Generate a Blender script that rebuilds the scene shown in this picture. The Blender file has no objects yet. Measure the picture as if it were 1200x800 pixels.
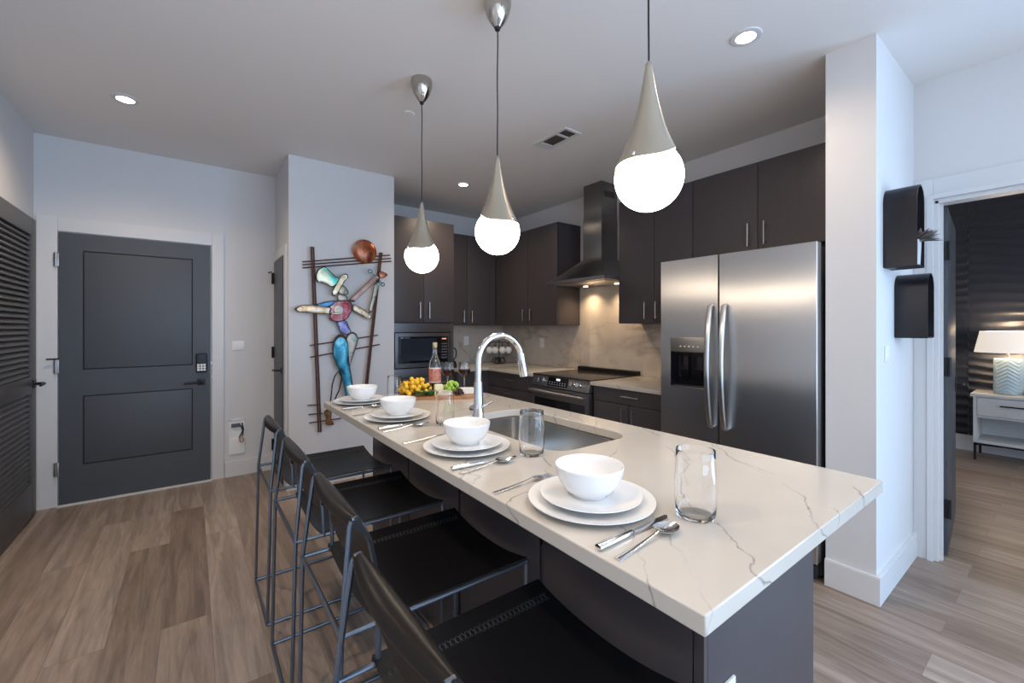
import bpy, bmesh, math, random
from mathutils import Vector, Matrix
PI = math.pi
random.seed(7)
S = bpy.context.scene
C = S.collection

# ------------------------------------------------------------------ camera, world, light, exposure
YAW = math.atan(375 / 501)
cam = bpy.data.cameras.new('camera')
cam.lens = 501 / 1200 * 36
cam.sensor_width = 36
cam.shift_y = -16 / 1200
cam.clip_start = 0.02
co = bpy.data.objects.new('camera', cam)
co.location = (0, 0, 1.325)
co.rotation_euler = (PI / 2, 0, -YAW)
C.objects.link(co)
S.camera = co
S.view_settings.view_transform = 'Standard'
S.view_settings.look = 'None'
S.view_settings.gamma = 1
S.view_settings.use_curve_mapping = False
S.view_settings.exposure = 0.24
w = bpy.data.worlds.new('world')
S.world = w
w.use_nodes = True
w.node_tree.nodes['Background'].inputs[0].default_value = (0.55, 0.72, 1.0, 1)
w.node_tree.nodes['Background'].inputs[1].default_value = 1.0


def area(name, loc, rot, sx, sy, power, col, spread=PI):
    l = bpy.data.lights.new(name, 'AREA')
    l.shape = 'RECTANGLE'
    l.size = sx
    l.size_y = sy
    l.energy = power
    l.color = col
    l.spread = spread
    o = bpy.data.objects.new(name, l)
    o.location = loc
    o.rotation_euler = rot
    C.objects.link(o)
    return o


DAY = (0.50, 0.73, 1.0)
WARM = (1.0, 0.80, 0.60)
# daylight standing in the living-room window openings behind the camera
area('daylight_rear_window', (1.25, -3.26, 1.35), (PI / 2, 0, 0), 3.6, 2.2, 78, DAY)
area('daylight_side_window', (3.44, -1.83, 1.23), (PI / 2, 0, PI / 2), 2.1, 2.3, 115, (0.36, 0.62, 1.0))
area('added_ceiling_fill', (0.3, -1.7, 1.7), (PI, 0, 0), 1.6, 1.2, 36, (1.0, 0.86, 0.74))  # added warm fill aimed up to brighten the ceiling, not a lamp of the room
area('added_bedroom_fill', (5.2, -2.35, 1.4), (PI / 2, 0, 0), 1.6, 1.5, 20, (0.85, 0.92, 1.0))  # added fill for the bedroom; the wall behind it has no window


def spot(name, loc, power, col, size=2.4, blend=0.8, rad=0.04):
    l = bpy.data.lights.new(name, 'SPOT')
    l.energy = power
    l.color = col
    l.spot_size = size
    l.spot_blend = blend
    l.shadow_soft_size = rad
    o = bpy.data.objects.new(name, l)
    o.location = loc
    C.objects.link(o)
    return o


# ------------------------------------------------------------------ materials
def mat(name, col, rough=0.5, metal=0.0, spec=0.5, trans=0.0, ior=1.45, emit=None, es=0.0, coat=0.0):
    m = bpy.data.materials.new(name)
    m.use_nodes = True
    b = m.node_tree.nodes['Principled BSDF']
    b.inputs['Base Color'].default_value = (*col, 1)
    b.inputs['Roughness'].default_value = rough
    b.inputs['Metallic'].default_value = metal
    b.inputs['Specular IOR Level'].default_value = spec
    b.inputs['Transmission Weight'].default_value = trans
    b.inputs['IOR'].default_value = ior
    b.inputs['Coat Weight'].default_value = coat
    if emit:
        b.inputs['Emission Color'].default_value = (*emit, 1)
        b.inputs['Emission Strength'].default_value = es
    return m


def N(m, t, **kw):
    n = m.node_tree.nodes.new(t)
    for k, v in kw.items():
        setattr(n, k, v)
    return n


def L(m, a, b):
    m.node_tree.links.new(a, b)


def bsdf(m):
    return m.node_tree.nodes['Principled BSDF']


def coords(m, scale=(1, 1, 1), rot=(0, 0, 0), loc=(0, 0, 0)):
    g = N(m, 'ShaderNodeNewGeometry')
    mp = N(m, 'ShaderNodeMapping')
    mp.inputs['Scale'].default_value = scale
    mp.inputs['Rotation'].default_value = rot
    mp.inputs['Location'].default_value = loc
    L(m, g.outputs['Position'], mp.inputs[0])
    return mp.outputs[0]


def objcoords(m, scale=(1, 1, 1)):
    g = N(m, 'ShaderNodeTexCoord')
    mp = N(m, 'ShaderNodeMapping')
    mp.inputs['Scale'].default_value = scale
    L(m, g.outputs['Object'], mp.inputs[0])
    return mp.outputs[0]


def noise(m, vec, scale, detail=4, rough=0.5, dist=0.0):
    n = N(m, 'ShaderNodeTexNoise')
    L(m, vec, n.inputs['Vector'])
    n.inputs['Scale'].default_value = scale
    n.inputs['Detail'].default_value = detail
    n.inputs['Roughness'].default_value = rough
    n.inputs['Distortion'].default_value = dist
    return n.outputs['Fac']


def ramp(m, fac, stops):
    r = N(m, 'ShaderNodeValToRGB')
    L(m, fac, r.inputs[0])
    e = r.color_ramp.elements
    while len(e) < len(stops):
        e.new(0.5)
    for i, (p, c) in enumerate(stops):
        e[i].position = p
        e[i].color = (*c, 1) if len(c) == 3 else c
    return r.outputs[0]


def mixc(m, fac, a, b, mode='MIX'):
    n = N(m, 'ShaderNodeMix', data_type='RGBA', blend_type=mode)
    for i, v in ((0, fac), (6, a), (7, b)):
        if isinstance(v, (int, float)):
            n.inputs[i].default_value = v
        elif isinstance(v, tuple):
            n.inputs[i].default_value = (*v, 1)
        else:
            L(m, v, n.inputs[i])
    return n.outputs[2]


def math_(m, op, a, b=0.0, c=None):
    n = N(m, 'ShaderNodeMath', operation=op)
    for i, v in enumerate((a, b) if c is None else (a, b, c)):
        if isinstance(v, (int, float)):
            n.inputs[i].default_value = v
        else:
            L(m, v, n.inputs[i])
    return n.outputs[0]


def bump(m, h, strength=0.2, dist=0.01):
    n = N(m, 'ShaderNodeBump')
    n.inputs['Strength'].default_value = strength
    n.inputs['Distance'].default_value = dist
    L(m, h, n.inputs['Height'])
    L(m, n.outputs[0], bsdf(m).inputs['Normal'])


M = {}
M['wall'] = mat('wall_paint', (0.66, 0.65, 0.65), 0.75, spec=0.25)
bump(M['wall'], noise(M['wall'], coords(M['wall']), 130, 3), 0.05, 0.002)
M['ceiling'] = mat('ceiling_paint', (0.80, 0.77, 0.745), 0.85, spec=0.2)
bump(M['ceiling'], noise(M['ceiling'], coords(M['ceiling']), 110, 3), 0.06, 0.002)
M['trim'] = mat('trim_paint', (0.675, 0.67, 0.67), 0.4)
M['white_plastic'] = mat('white_plastic', (0.82, 0.82, 0.80), 0.35)

# laminate floor: planks run along Y
m = M['floor'] = mat('plank_floor', (0.3, 0.24, 0.2), 0.42, spec=0.4)
v = coords(m, rot=(0, 0, PI / 2), loc=(0.37, 0.11, 0))
br = N(m, 'ShaderNodeTexBrick')
L(m, v, br.inputs['Vector'])
br.offset = 0.37
br.inputs['Scale'].default_value = 1
br.inputs['Brick Width'].default_value = 1.5
br.inputs['Row Height'].default_value = 0.18
br.inputs['Mortar Size'].default_value = 0.0012
br.inputs['Mortar Smooth'].default_value = 0.2
br.inputs['Bias'].default_value = 0.0
br.inputs['Color1'].default_value = (0.0, 0.0, 0.0, 1)
br.inputs['Color2'].default_value = (1, 1, 1, 1)
br.inputs['Mortar'].default_value = (0.5, 0.5, 0.5, 1)
sep = N(m, 'ShaderNodeSeparateColor')
L(m, br.outputs['Color'], sep.inputs[0])
plank = sep.outputs[0]
base = ramp(m, plank, [(0, (0.225, 0.172, 0.138)), (0.35, (0.295, 0.232, 0.19)), (0.7, (0.33, 0.265, 0.22)), (1, (0.38, 0.315, 0.27))])
add = N(m, 'ShaderNodeVectorMath', operation='ADD')
g = coords(m, scale=(9, 0.7, 1))
cmb = N(m, 'ShaderNodeCombineXYZ')
L(m, math_(m, 'MULTIPLY', plank, 37.0), cmb.inputs[1])
L(m, math_(m, 'MULTIPLY', plank, 11.0), cmb.inputs[0])
L(m, g, add.inputs[0])
L(m, cmb.outputs[0], add.inputs[1])
gr = noise(m, add.outputs[0], 2.2, 8, 0.62, 0.9)
fine = noise(m, add.outputs[0], 16, 4, 0.6, 0.2)
c1 = mixc(m, ramp(m, gr, [(0.36, (0, 0, 0)), (0.64, (1, 1, 1))]), (0.70, 0.68, 0.66), (1.18, 1.17, 1.16))
c2 = mixc(m, 1.0, base, c1, 'MULTIPLY')
c3 = mixc(m, 1.0, c2, mixc(m, fine, (0.74, 0.73, 0.72), (1.22, 1.22, 1.22)), 'MULTIPLY')
c4 = mixc(m, math_(m, 'MULTIPLY', br.outputs['Fac'], 0.6), c3, (0.12, 0.095, 0.08))
L(m, c4, bsdf(m).inputs['Base Color'])
L(m, math_(m, 'MULTIPLY_ADD', fine, 0.16, 0.32), bsdf(m).inputs['Roughness'])
bump(m, math_(m, 'SUBTRACT', fine, br.outputs['Fac']), 0.15, 0.002)


def veins(m, base_a, base_b, vein, scale, vec, width=0.012, amount=0.75, seed=0.0):
    cloud = noise(m, vec, scale * 1.4, 5, 0.55)
    col = mixc(m, ramp(m, cloud, [(0.35, (0, 0, 0)), (0.7, (1, 1, 1))]), base_a, base_b)
    for k, (sc, wd, am) in enumerate(((scale, width, amount), (scale * 2.1, width * 0.8, amount * 0.5))):
        mp = N(m, 'ShaderNodeMapping')
        mp.inputs['Location'].default_value = (3.1 * k + seed, 1.7 * k + seed, 0.9 * k)
        mp.inputs['Rotation'].default_value = (0.2, 0.1, 0.5 + k)
        mp.inputs['Scale'].default_value = (1.0, 0.42, 1.0)
        L(m, vec, mp.inputs[0])
        f = noise(m, mp.outputs[0], sc, 6, 0.55, 0.35)
        d = math_(m, 'ABSOLUTE', math_(m, 'SUBTRACT', f, 0.5))
        line = ramp(m, d, [(0.0, (1, 1, 1)), (wd, (0, 0, 0))])
        msk = ramp(m, noise(m, mp.outputs[0], sc * 1.7, 3), [(0.46, (0, 0, 0)), (0.6, (1, 1, 1))])
        fac = math_(m, 'MULTIPLY', math_(m, 'MULTIPLY', line, msk), am)
        col = mixc(m, fac, col, vein)
    return col


m = M['quartz'] = mat('quartz_counter', (0.6, 0.56, 0.5), 0.16, spec=0.5)
vq = coords(m)
sq = N(m, 'ShaderNodeSeparateXYZ')
L(m, vq, sq.inputs[0])
colq = mixc(m, ramp(m, noise(m, vq, 2.5, 5, 0.55), [(0.35, (0, 0, 0)), (0.7, (1, 1, 1))]), (0.585, 0.54, 0.475), (0.53, 0.485, 0.425))
for kx, ky, kz, k, off, wd, am in ((1.0, -1.0, 0.6, 3.4, 0.15, 0.0052, 0.95), (1.0, -0.72, -0.5, 1.9, 0.62, 0.0045, 0.8)):
    lin = math_(m, 'ADD', math_(m, 'ADD', math_(m, 'MULTIPLY', sq.outputs[0], kx), math_(m, 'MULTIPLY', sq.outputs[1], ky)), math_(m, 'MULTIPLY', sq.outputs[2], kz))
    wob = math_(m, 'MULTIPLY', math_(m, 'SUBTRACT', noise(m, vq, 3.6, 5, 0.5), 0.5), 0.8)
    t_ = math_(m, 'FRACT', math_(m, 'ADD', math_(m, 'MULTIPLY', math_(m, 'ADD', lin, math_(m, 'MULTIPLY', wob, 0.45)), k), off))
    dq = math_(m, 'ABSOLUTE', math_(m, 'SUBTRACT', t_, 0.5))
    ln_ = ramp(m, dq, [(0.0, (1, 1, 1)), (wd * k, (0, 0, 0))])
    mp = N(m, 'ShaderNodeMapping')
    mp.inputs['Location'].default_value = (off * 9, k, 0)
    L(m, vq, mp.inputs[0])
    mk = ramp(m, noise(m, mp.outputs[0], 4.5, 3), [(0.40, (0, 0, 0)), (0.52, (1, 1, 1))])
    fine_ = math_(m, 'MULTIPLY_ADD', noise(m, vq, 60, 2), 1.1, 0.1)
    colq = mixc(m, math_(m, 'MULTIPLY', math_(m, 'MULTIPLY', math_(m, 'MULTIPLY', ln_, mk), am), fine_), colq, (0.13, 0.115, 0.115))
L(m, colq, bsdf(m).inputs['Base Color'])
m = M['marble'] = mat('marble_tile', (0.7, 0.66, 0.6), 0.25)
vv = coords(m)
mc = veins(m, (0.66, 0.60, 0.53), (0.52, 0.47, 0.41), (0.28, 0.23, 0.19), 1.9, vv, 0.03, 0.55, 5.0)
sx = N(m, 'ShaderNodeSeparateXYZ')
L(m, vv, sx.inputs[0])


def joint(m, src, off, period):
    f = math_(m, 'FRACT', math_(m, 'DIVIDE', math_(m, 'SUBTRACT', src, off), period))
    return math_(m, 'LESS_THAN', math_(m, 'ABSOLUTE', math_(m, 'SUBTRACT', f, 0.5)), 0.0025)


jy = joint(m, math_(m, 'ADD', sx.outputs[0], sx.outputs[1]), 0.17, 0.61)
jz = joint(m, sx.outputs[2], 0.875 + 0.305, 0.61)
L(m, mixc(m, math_(m, 'MULTIPLY', math_(m, 'MAXIMUM', jy, jz), 0.45), mc, (0.42, 0.38, 0.33)), bsdf(m).inputs['Base Color'])


def wood_grainy(name, col, rough, amt=0.12, vertical=True):
    m = mat(name, col, rough)
    sc = (14, 14, 0.8) if vertical else (2, 2, 14)
    f = noise(m, coords(m, scale=sc), 4, 6, 0.6)
    a = tuple(c * (1 - amt) for c in col)
    b = tuple(c * (1 + amt) for c in col)
    L(m, mixc(m, f, a, b), bsdf(m).inputs['Base Color'])
    return m


M['cabinet'] = wood_grainy('cabinet_laminate', (0.060, 0.051, 0.054), 0.38, 0.10)
M['cabinet_inner'] = mat('cabinet_carcass', (0.045, 0.04, 0.042), 0.5)
M['door'] = wood_grainy('door_paint_charcoal', (0.066, 0.072, 0.083), 0.42, 0.05)
M['groove'] = mat('dark_groove', (0.012, 0.012, 0.014), 0.6)
M['louver'] = wood_grainy('louver_paint', (0.085, 0.083, 0.085), 0.42, 0.05)
M['black'] = mat('black_metal', (0.018, 0.018, 0.02), 0.38, metal=0.4)
M['black_matte'] = mat('black_matte', (0.02, 0.02, 0.022), 0.6)
M['black_glass'] = mat('black_glass', (0.008, 0.008, 0.01), 0.06)
M['chrome'] = mat('chrome', (0.74, 0.74, 0.74), 0.06, metal=1)
M['cup_metal'] = mat('polished_bronze_nickel', (0.50, 0.46, 0.41), 0.10, metal=1)
M['nickel'] = mat('satin_nickel', (0.42, 0.40, 0.38), 0.30, metal=1)
M['flatware'] = mat('flatware_steel', (0.72, 0.71, 0.70), 0.16, metal=1)


def steel(name, col, rough, aniso=0.85, rot=0.0, axis='Z', streak=(2, 2, 160)):
    m = mat(name, col, rough, metal=1)
    b = bsdf(m)
    b.inputs['Anisotropic'].default_value = aniso
    b.inputs['Anisotropic Rotation'].default_value = rot
    t = N(m, 'ShaderNodeTangent', direction_type='RADIAL', axis=axis)
    L(m, t.outputs[0], b.inputs['Tangent'])
    f = noise(m, coords(m, scale=streak), 3, 3, 0.6)
    L(m, math_(m, 'MULTIPLY_ADD', f, 0.10, rough - 0.05), b.inputs['Roughness'])
    return m


M['steel'] = steel('stainless_steel', (0.56, 0.54, 0.52), 0.30)
M['steel_dark'] = steel('dark_stainless', (0.25, 0.24, 0.24), 0.32)
M['microwave_trim'] = mat('black_stainless_trim', (0.13, 0.125, 0.13), 0.34, metal=0.8)
M['steel_sink'] = mat('sink_steel', (0.60, 0.58, 0.55), 0.24, metal=1)
M['fridge_side'] = mat('fridge_side_grey', (0.05, 0.052, 0.058), 0.4)
M['porcelain'] = mat('white_porcelain', (0.84, 0.84, 0.83), 0.14, spec=0.6)
M['glass'] = mat('clear_glass', (1, 1, 1), 0.0, trans=1, ior=1.45)
M['wine'] = mat('red_wine', (0.09, 0.004, 0.006), 0.02, trans=0.45, ior=1.33)
M['rod'] = mat('gunmetal_rod', (0.17, 0.20, 0.245), 0.34, metal=0.85)
m = M['leather'] = mat('black_leather', (0.007, 0.0065, 0.0075), 0.38, spec=0.3)
bump(m, noise(m, objcoords(m), 220, 4, 0.6), 0.12, 0.001)
m = M['leather_back'] = mat('dark_bronze_leather', (0.010, 0.0075, 0.006), 0.33, spec=0.28)
bump(m, noise(m, objcoords(m), 220, 4, 0.6), 0.12, 0.001)
M['lace'] = mat('leather_lace', (0.02, 0.025, 0.032), 0.35)
m = M['globe'] = mat('glowing_opal_glass', (0.95, 0.92, 0.88), 0.3, emit=(1.0, 0.84, 0.66), es=14.0)
M['downlight'] = mat('downlight_lens', (1, 1, 1), 0.4, emit=(1.0, 0.90, 0.76), es=18.0)
M['hood_lens'] = mat('hood_lamp_lens', (1, 1, 1), 0.4, emit=(1.0, 0.80, 0.5), es=14.0)
m = M['pendant_metal'] = mat('hammered_pewter_glass', (0.44, 0.40, 0.325), 0.34, metal=0.7)
bump(m, noise(m, objcoords(m), 14, 2), 0.15, 0.01)
M['cord'] = mat('black_cord', (0.012, 0.011, 0.012), 0.6)


def box_(bm, x0, x1, y0, y1, z0, z1, bev=0.0, mi=0, seg=2):
    vs = [bm.verts.new((x, y, z)) for x in (x0, x1) for y in (y0, y1) for z in (z0, z1)]
    fs = [bm.faces.new([vs[i] for i in q]) for q in ((0, 1, 3, 2), (4, 6, 7, 5), (0, 4, 5, 1), (2, 3, 7, 6), (0, 2, 6, 4), (1, 5, 7, 3))]
    for f in fs:
        f.material_index = mi
    if bev > 0:
        es = list({e for f in fs for e in f.edges})
        bmesh.ops.bevel(bm, geom=es, offset=bev, segments=seg, affect='EDGES', profile=0.7)
    return vs


def frame_at(t, up=Vector((0, 0, 1))):
    t = t.normalized()
    if abs(t.dot(up)) > 0.98:
        up = Vector((1, 0, 0)) if abs(t.x) < 0.9 else Vector((0, 1, 0))
    a = t.cross(up).normalized()
    return a, a.cross(t).normalized()


def tube_(bm, pts, r, n=10, caps=True, flat=None):
    """tube along points; r number or list; flat=(ra, rb) scales the two cross axes"""
    pts = [Vector(p) for p in pts]
    k = len(pts)
    rs = r if isinstance(r, (list, tuple)) else [r] * k
    rings = []
    a = None
    for i, p in enumerate(pts):
        t = (pts[min(i + 1, k - 1)] - pts[max(i - 1, 0)])
        if t.length < 1e-9:
            t = Vector((0, 0, 1))
        t.normalize()
        if a is None:
            a, b = frame_at(t)
        else:
            a = (a - t * a.dot(t)).normalized()
            b = a.cross(t)
        fa, fb = flat if flat else (1, 1)
        rings.append([bm.verts.new(p + (a * math.cos(u) * fa + b * math.sin(u) * fb) * rs[i]) for u in (2 * PI * j / n for j in range(n))])
    for i in range(k - 1):
        for j in range(n):
            bm.faces.new((rings[i][j], rings[i][(j + 1) % n], rings[i + 1][(j + 1) % n], rings[i + 1][j]))
    if caps:
        bm.faces.new(rings[0][::-1])
        bm.faces.new(rings[-1])


def lathe_(bm, prof, n=32, loc=(0, 0, 0), mod=None, closed=False):
    """prof: list of (r, z); r == 0 makes a pole"""
    loc = Vector(loc)
    rings = []
    for i, (r, z) in enumerate(prof):
        if r <= 1e-6:
            rings.append([bm.verts.new(loc + Vector((0, 0, z)))])
        else:
            rings.append([bm.verts.new(loc + Vector(((r + (mod(i, j) if mod else 0)) * math.cos(2 * PI * j / n), (r + (mod(i, j) if mod else 0)) * math.sin(2 * PI * j / n), z))) for j in range(n)])
    for i in range(len(rings) - 1):
        A, B = rings[i], rings[i + 1]
        for j in range(n):
            j2 = (j + 1) % n
            if len(A) == 1 and len(B) == 1:
                continue
            if len(A) == 1:
                bm.faces.new((A[0], B[j], B[j2]))
            elif len(B) == 1:
                bm.faces.new((A[j], A[j2], B[0]))
            else:
                bm.faces.new((A[j], A[j2], B[j2], B[j]))


def prism_(bm, poly, f, depth):
    """poly: 2-D outline; f(u, v, w) -> 3-D; extruded w from 0 to depth"""
    a = [bm.verts.new(f(u, v, 0)) for u, v in poly]
    b = [bm.verts.new(f(u, v, depth)) for u, v in poly]
    n = len(poly)
    bm.faces.new(a)
    bm.faces.new(b[::-1])
    for i in range(n):
        bm.faces.new((a[i], b[i], b[(i + 1) % n], a[(i + 1) % n]))


def sphere_(bm, c, r, u=12, v=8, sc=(1, 1, 1)):
    mtx = Matrix.Translation(c) @ Matrix.Diagonal((r * sc[0], r * sc[1], r * sc[2], 1))
    bmesh.ops.create_uvsphere(bm, u_segments=u, v_segments=v, radius=1, matrix=mtx)


def obj(name, bm, m, parent=None, smooth=True, angle=35, label=None):
    bmesh.ops.recalc_face_normals(bm, faces=bm.faces)
    me = bpy.data.meshes.new(name)
    bm.to_mesh(me)
    bm.free()
    for x in (m if isinstance(m, (list, tuple)) else [m]):
        me.materials.append(M[x] if isinstance(x, str) else x)
    if smooth:
        me.shade_smooth()
        me.set_sharp_from_angle(angle=math.radians(angle))
    o = bpy.data.objects.new(name, me)
    C.objects.link(o)
    if parent:
        o.parent = parent
    if label:
        o['label'] = label
    return o


def thing(name, label, cat, loc=(0, 0, 0), rotz=0, group=None):
    o = bpy.data.objects.new(name, None)
    o.empty_display_size = 0.1
    C.objects.link(o)
    o.location = loc
    o.rotation_euler = (0, 0, rotz)
    return tag(o, label, cat, group)


def tag(o, label, cat, group=None):
    o['label'] = label
    o['category'] = cat
    if group:
        o['group'] = group
    return o


def B():
    return bmesh.new()


def boxobj(name, dims, m, parent=None, bev=0.0, label=None, seg=2):
    b = B()
    box_(b, *dims, bev, seg=seg)
    return obj(name, b, m, parent, label=label)


def struct(name, dims_list, m, parent=None, bev=0.0):
    b = B()
    for d in dims_list:
        box_(b, *d, bev)
    o = obj(name, b, m, parent)
    if not parent:
        o['kind'] = 'structure'
    return o


# ------------------------------------------------------------------ the room
H = 2.74
XL, XR, YB, YK, YR = -0.92, 3.385, 4.56, 4.73, -3.2
struct('floor', [(-1.1, 6.95, -3.4, 4.95, -0.1, 0)], 'floor')
struct('ceiling', [(-1.1, 6.95, -3.4, 4.95, H, H + 0.1)], 'ceiling')
struct('wall_left', [(XL - 0.1, XL, YR, YB + 0.1, 0, H)], 'wall')
struct('wall_back', [(XL, 0.63, YB, YB + 0.1, 0, H)], 'wall')
struct('wall_pillar', [(0.63, 1.52, 3.88, YK + 0.1, 0, H)], 'wall')
struct('wall_kitchen_back', [(1.52, XR + 0.1, YK, YK + 0.1, 0, H)], 'wall')
struct('wall_kitchen_right', [(XR, XR + 0.1, 0.80, YK, 0, H)], 'wall')
struct('wall_column', [(2.63, XR + 0.1, 0.595, 0.80, 0, H)], 'wall')
DY0, DY1, DZ = -0.44, 0.505, 2.045
struct('wall_right', [(XR, XR + 0.1, DY1 + 0.0, 0.595, 0, H), (XR, XR + 0.1, DY0, DY1, DZ, H), (XR, XR + 0.1, -0.76, DY0, 0, H), (XR, XR + 0.1, YR, -2.9, 0, H), (XR, XR + 0.1, -2.9, -0.76, 0, 0.05), (XR, XR + 0.1, -2.9, -0.76, 2.4, H)], 'wall')
struct('wall_rear', [(XL, XR, YR - 0.1, YR, 0, 0.2), (XL, XR, YR - 0.1, YR, 2.5, H), (XL, -0.6, YR - 0.1, YR, 0.2, 2.5), (3.1, XR, YR - 0.1, YR, 0.2, 2.5)], 'wall')
b = B()
for x in (-0.6, 0.62, 1.85, 3.06):
    box_(b, x, x + 0.04, YR - 0.07, YR - 0.02, 0.2, 2.5)
for z in (0.2, 2.46):
    box_(b, -0.6, 3.1, YR - 0.07, YR - 0.02, z, z + 0.04)
o = obj('window_1', b, 'trim')
o['kind'] = 'structure'
b = B()
for y in (-2.9, -1.85, -0.8):
    box_(b, XR + 0.01, XR + 0.045, y, y + 0.04, 0.05, 2.4)
for z in (0.05, 2.36):
    box_(b, XR + 0.01, XR + 0.045, -2.9, -0.76, z, z + 0.04)
o = obj('window_2', b, 'trim')
o['kind'] = 'structure'
# bedroom shell
struct('wall_bedroom_left', [(XR + 0.1, 6.85, 1.35, 1.45, 0, H)], 'wall')
struct('wall_bedroom_right', [(XR + 0.1, 6.85, -2.5, -2.4, 0, H)], 'wall')

# wavy dark 3-D wall panels on the far bedroom wall
m = M['wave'] = mat('dark_wave_panel', (0.020, 0.024, 0.036), 0.33)
b = B()
NY, NZ = 60, 420
Y0w, Y1w = -2.4, 1.35


def wave(y, z, k):
    ph = z * 2 * PI / 0.092 + 1.7 * math.sin(y * 3.6 + k * 2.1 + z * 1.9) + 1.2 * math.sin(y * 7.3 - z * 4.2 + k)
    s = math.sin(ph)
    amp = 0.6 + 0.4 * math.sin(y * 3.1 + z * 4.0 + k * 1.3)
    return 0.017 * amp * (0.5 + 0.5 * s) ** 1.4 + 0.006


for k, (ya, yb) in enumerate(((Y0w, -1.05), (-1.05, -0.15), (-0.15, 0.745), (0.748, Y1w))):
    ny = max(6, int((yb - ya) * 18))
    grid = [[b.verts.new((6.75 - wave(ya + (yb - ya) * i / ny, 0.165 + (H - 0.165) * j / NZ, k), ya + (yb - ya) * i / ny, 0.165 + (H - 0.165) * j / NZ)) for j in range(NZ + 1)] for i in range(ny + 1)]
    for i in range(ny):
        for j in range(NZ):
            b.faces.new((grid[i][j], grid[i][j + 1], grid[i + 1][j + 1], grid[i + 1][j]))
wv = obj('wall_bedroom_far', b, 'wave', angle=60)
wv['kind'] = 'structure'
struct('wall_bedroom_end', [(6.75, 6.85, -2.5, 1.45, 0, H)], 'wall')


def baseboard(name, dims, top=0.135):
    b = B()
    box_(b, *dims, 0, top - 0.006, 0)
    x0, x1, y0, y1 = dims
    dx, dy = (x1 - x0), (y1 - y0)
    ins = 0.004
    if dx > dy:
        box_(b, x0, x1, y0 + (ins if dims[2] < dims[3] else 0), y1, top - 0.006, top)
    else:
        box_(b, x0 + ins, x1, y0, y1, top - 0.006, top)
    o = obj(name, b, 'trim')
    o['kind'] = 'structure'


baseboard('baseboard_back', (0.235, 0.614, YB - 0.016, YB))
baseboard('baseboard_pillar', (0.614, 1.536, 3.864, 3.88))
baseboard('baseboard_column_front', (2.612, 2.63, 0.577, 0.80))
baseboard('baseboard_column_side', (2.63, XR, 0.577, 0.595))
baseboard('baseboard_right', (XR - 0.016, XR, -0.76, DY0 - 0.115))
baseboard('baseboard_left', (XL, XL + 0.016, YR, 3.4))
baseboard('baseboard_bedroom', (6.73, 6.75, -2.4, 1.35), 0.165)

# bedroom doorway: casing, jamb and the door opened inwards
b = B()
for y0, y1, z0, z1 in ((DY1 + 0.005, 0.594, 0, DZ + 0.125), (DY0 - 0.115, DY0 - 0.005, 0, DZ + 0.125), (DY0 - 0.005, DY1 + 0.005, DZ + 0.01, DZ + 0.125)):
    box_(b, XR - 0.018, XR, y0, y1, z0, z1, 0.003)
box_(b, XR - 0.024, XR - 0.018, DY1 + 0.005, DY1 + 0.03, 0, DZ + 0.03)
box_(b, XR - 0.024, XR - 0.018, DY0 - 0.03, DY1 + 0.005, DZ + 0.01, DZ + 0.035)
box_(b, XR, XR + 0.1, DY1 - 0.014, DY1, 0, DZ)
box_(b, XR, XR + 0.1, DY0, DY0 + 0.014, 0, DZ)
box_(b, XR, XR + 0.1, DY0, DY1, DZ - 0.014, DZ)
box_(b, XR + 0.03, XR + 0.06, DY1 - 0.026, DY1 - 0.014, 0, DZ - 0.014)
o = obj('trim_1', b, 'trim')
o['kind'] = 'structure'
door = thing('door_2', 'x', 'door', (XR + 0.108, DY1 - 0.016, 0), math.radians(5.0))
del door['label'], door['category']
door['kind'] = 'structure'
b = B()
box_(b, 0.0, 0.86, -0.02, 0.018, 0.012, DZ - 0.02, 0.002)
obj('door_slab', b, 'door', door)
for z in (0.28, 1.10, 1.77):
    b = B()
    box_(b, -0.006, 0.0, -0.022, 0.016, z - 0.055, z + 0.055, 0.001)
    tube_(b, [(-0.006, -0.028, z - 0.055), (-0.006, -0.028, z + 0.055)], 0.008, 10)
    obj('hinge', b, 'black', door)
b = B()
box_(b, 0.79, 0.83, -0.026, -0.02, 0.88, 0.98, 0.002)
tube_(b, [(0.81, -0.02, 0.93), (0.81, -0.06, 0.93), (0.70, -0.062, 0.93)], 0.008, 8)
obj('door_handle', b, 'black', door)


def hinge(parent, x, y, z, axis, m='nickel', stop=False):
    b = B()
    if axis == 'Y':
        box_(b, x - 0.014, x + 0.014, y - 0.004, y, z - 0.05, z + 0.05, 0.001)
        tube_(b, [(x, y - 0.008, z - 0.052), (x, y - 0.008, z + 0.052)], 0.007, 10)
    else:
        box_(b, x, x + 0.004, y - 0.014, y + 0.014, z - 0.05, z + 0.05, 0.001)
        tube_(b, [(x - 0.008, y, z - 0.052), (x - 0.008, y, z + 0.052)], 0.008, 10)
    h = obj('hinge', b, m, parent)
    if stop:
        b = B()
        if axis == 'Y':
            tube_(b, [(x - 0.045, y - 0.03, z + 0.056), (x + 0.02, y - 0.02, z + 0.056)], 0.006, 8)
        else:
            tube_(b, [(x - 0.035, y + 0.04, z + 0.056), (x - 0.02, y - 0.02, z + 0.056)], 0.006, 8)
        s = obj('door_stop', b, 'black', h)
    return h


# entry door in the back wall
ed = thing('door_1', 'x', 'door', (0, 0, 0))
del ed['label'], ed['category']
ed['kind'] = 'structure'
FY = YB - 0.022
b = B()
X0, X1, ZD = -0.79, 0.128, 2.035
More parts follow.
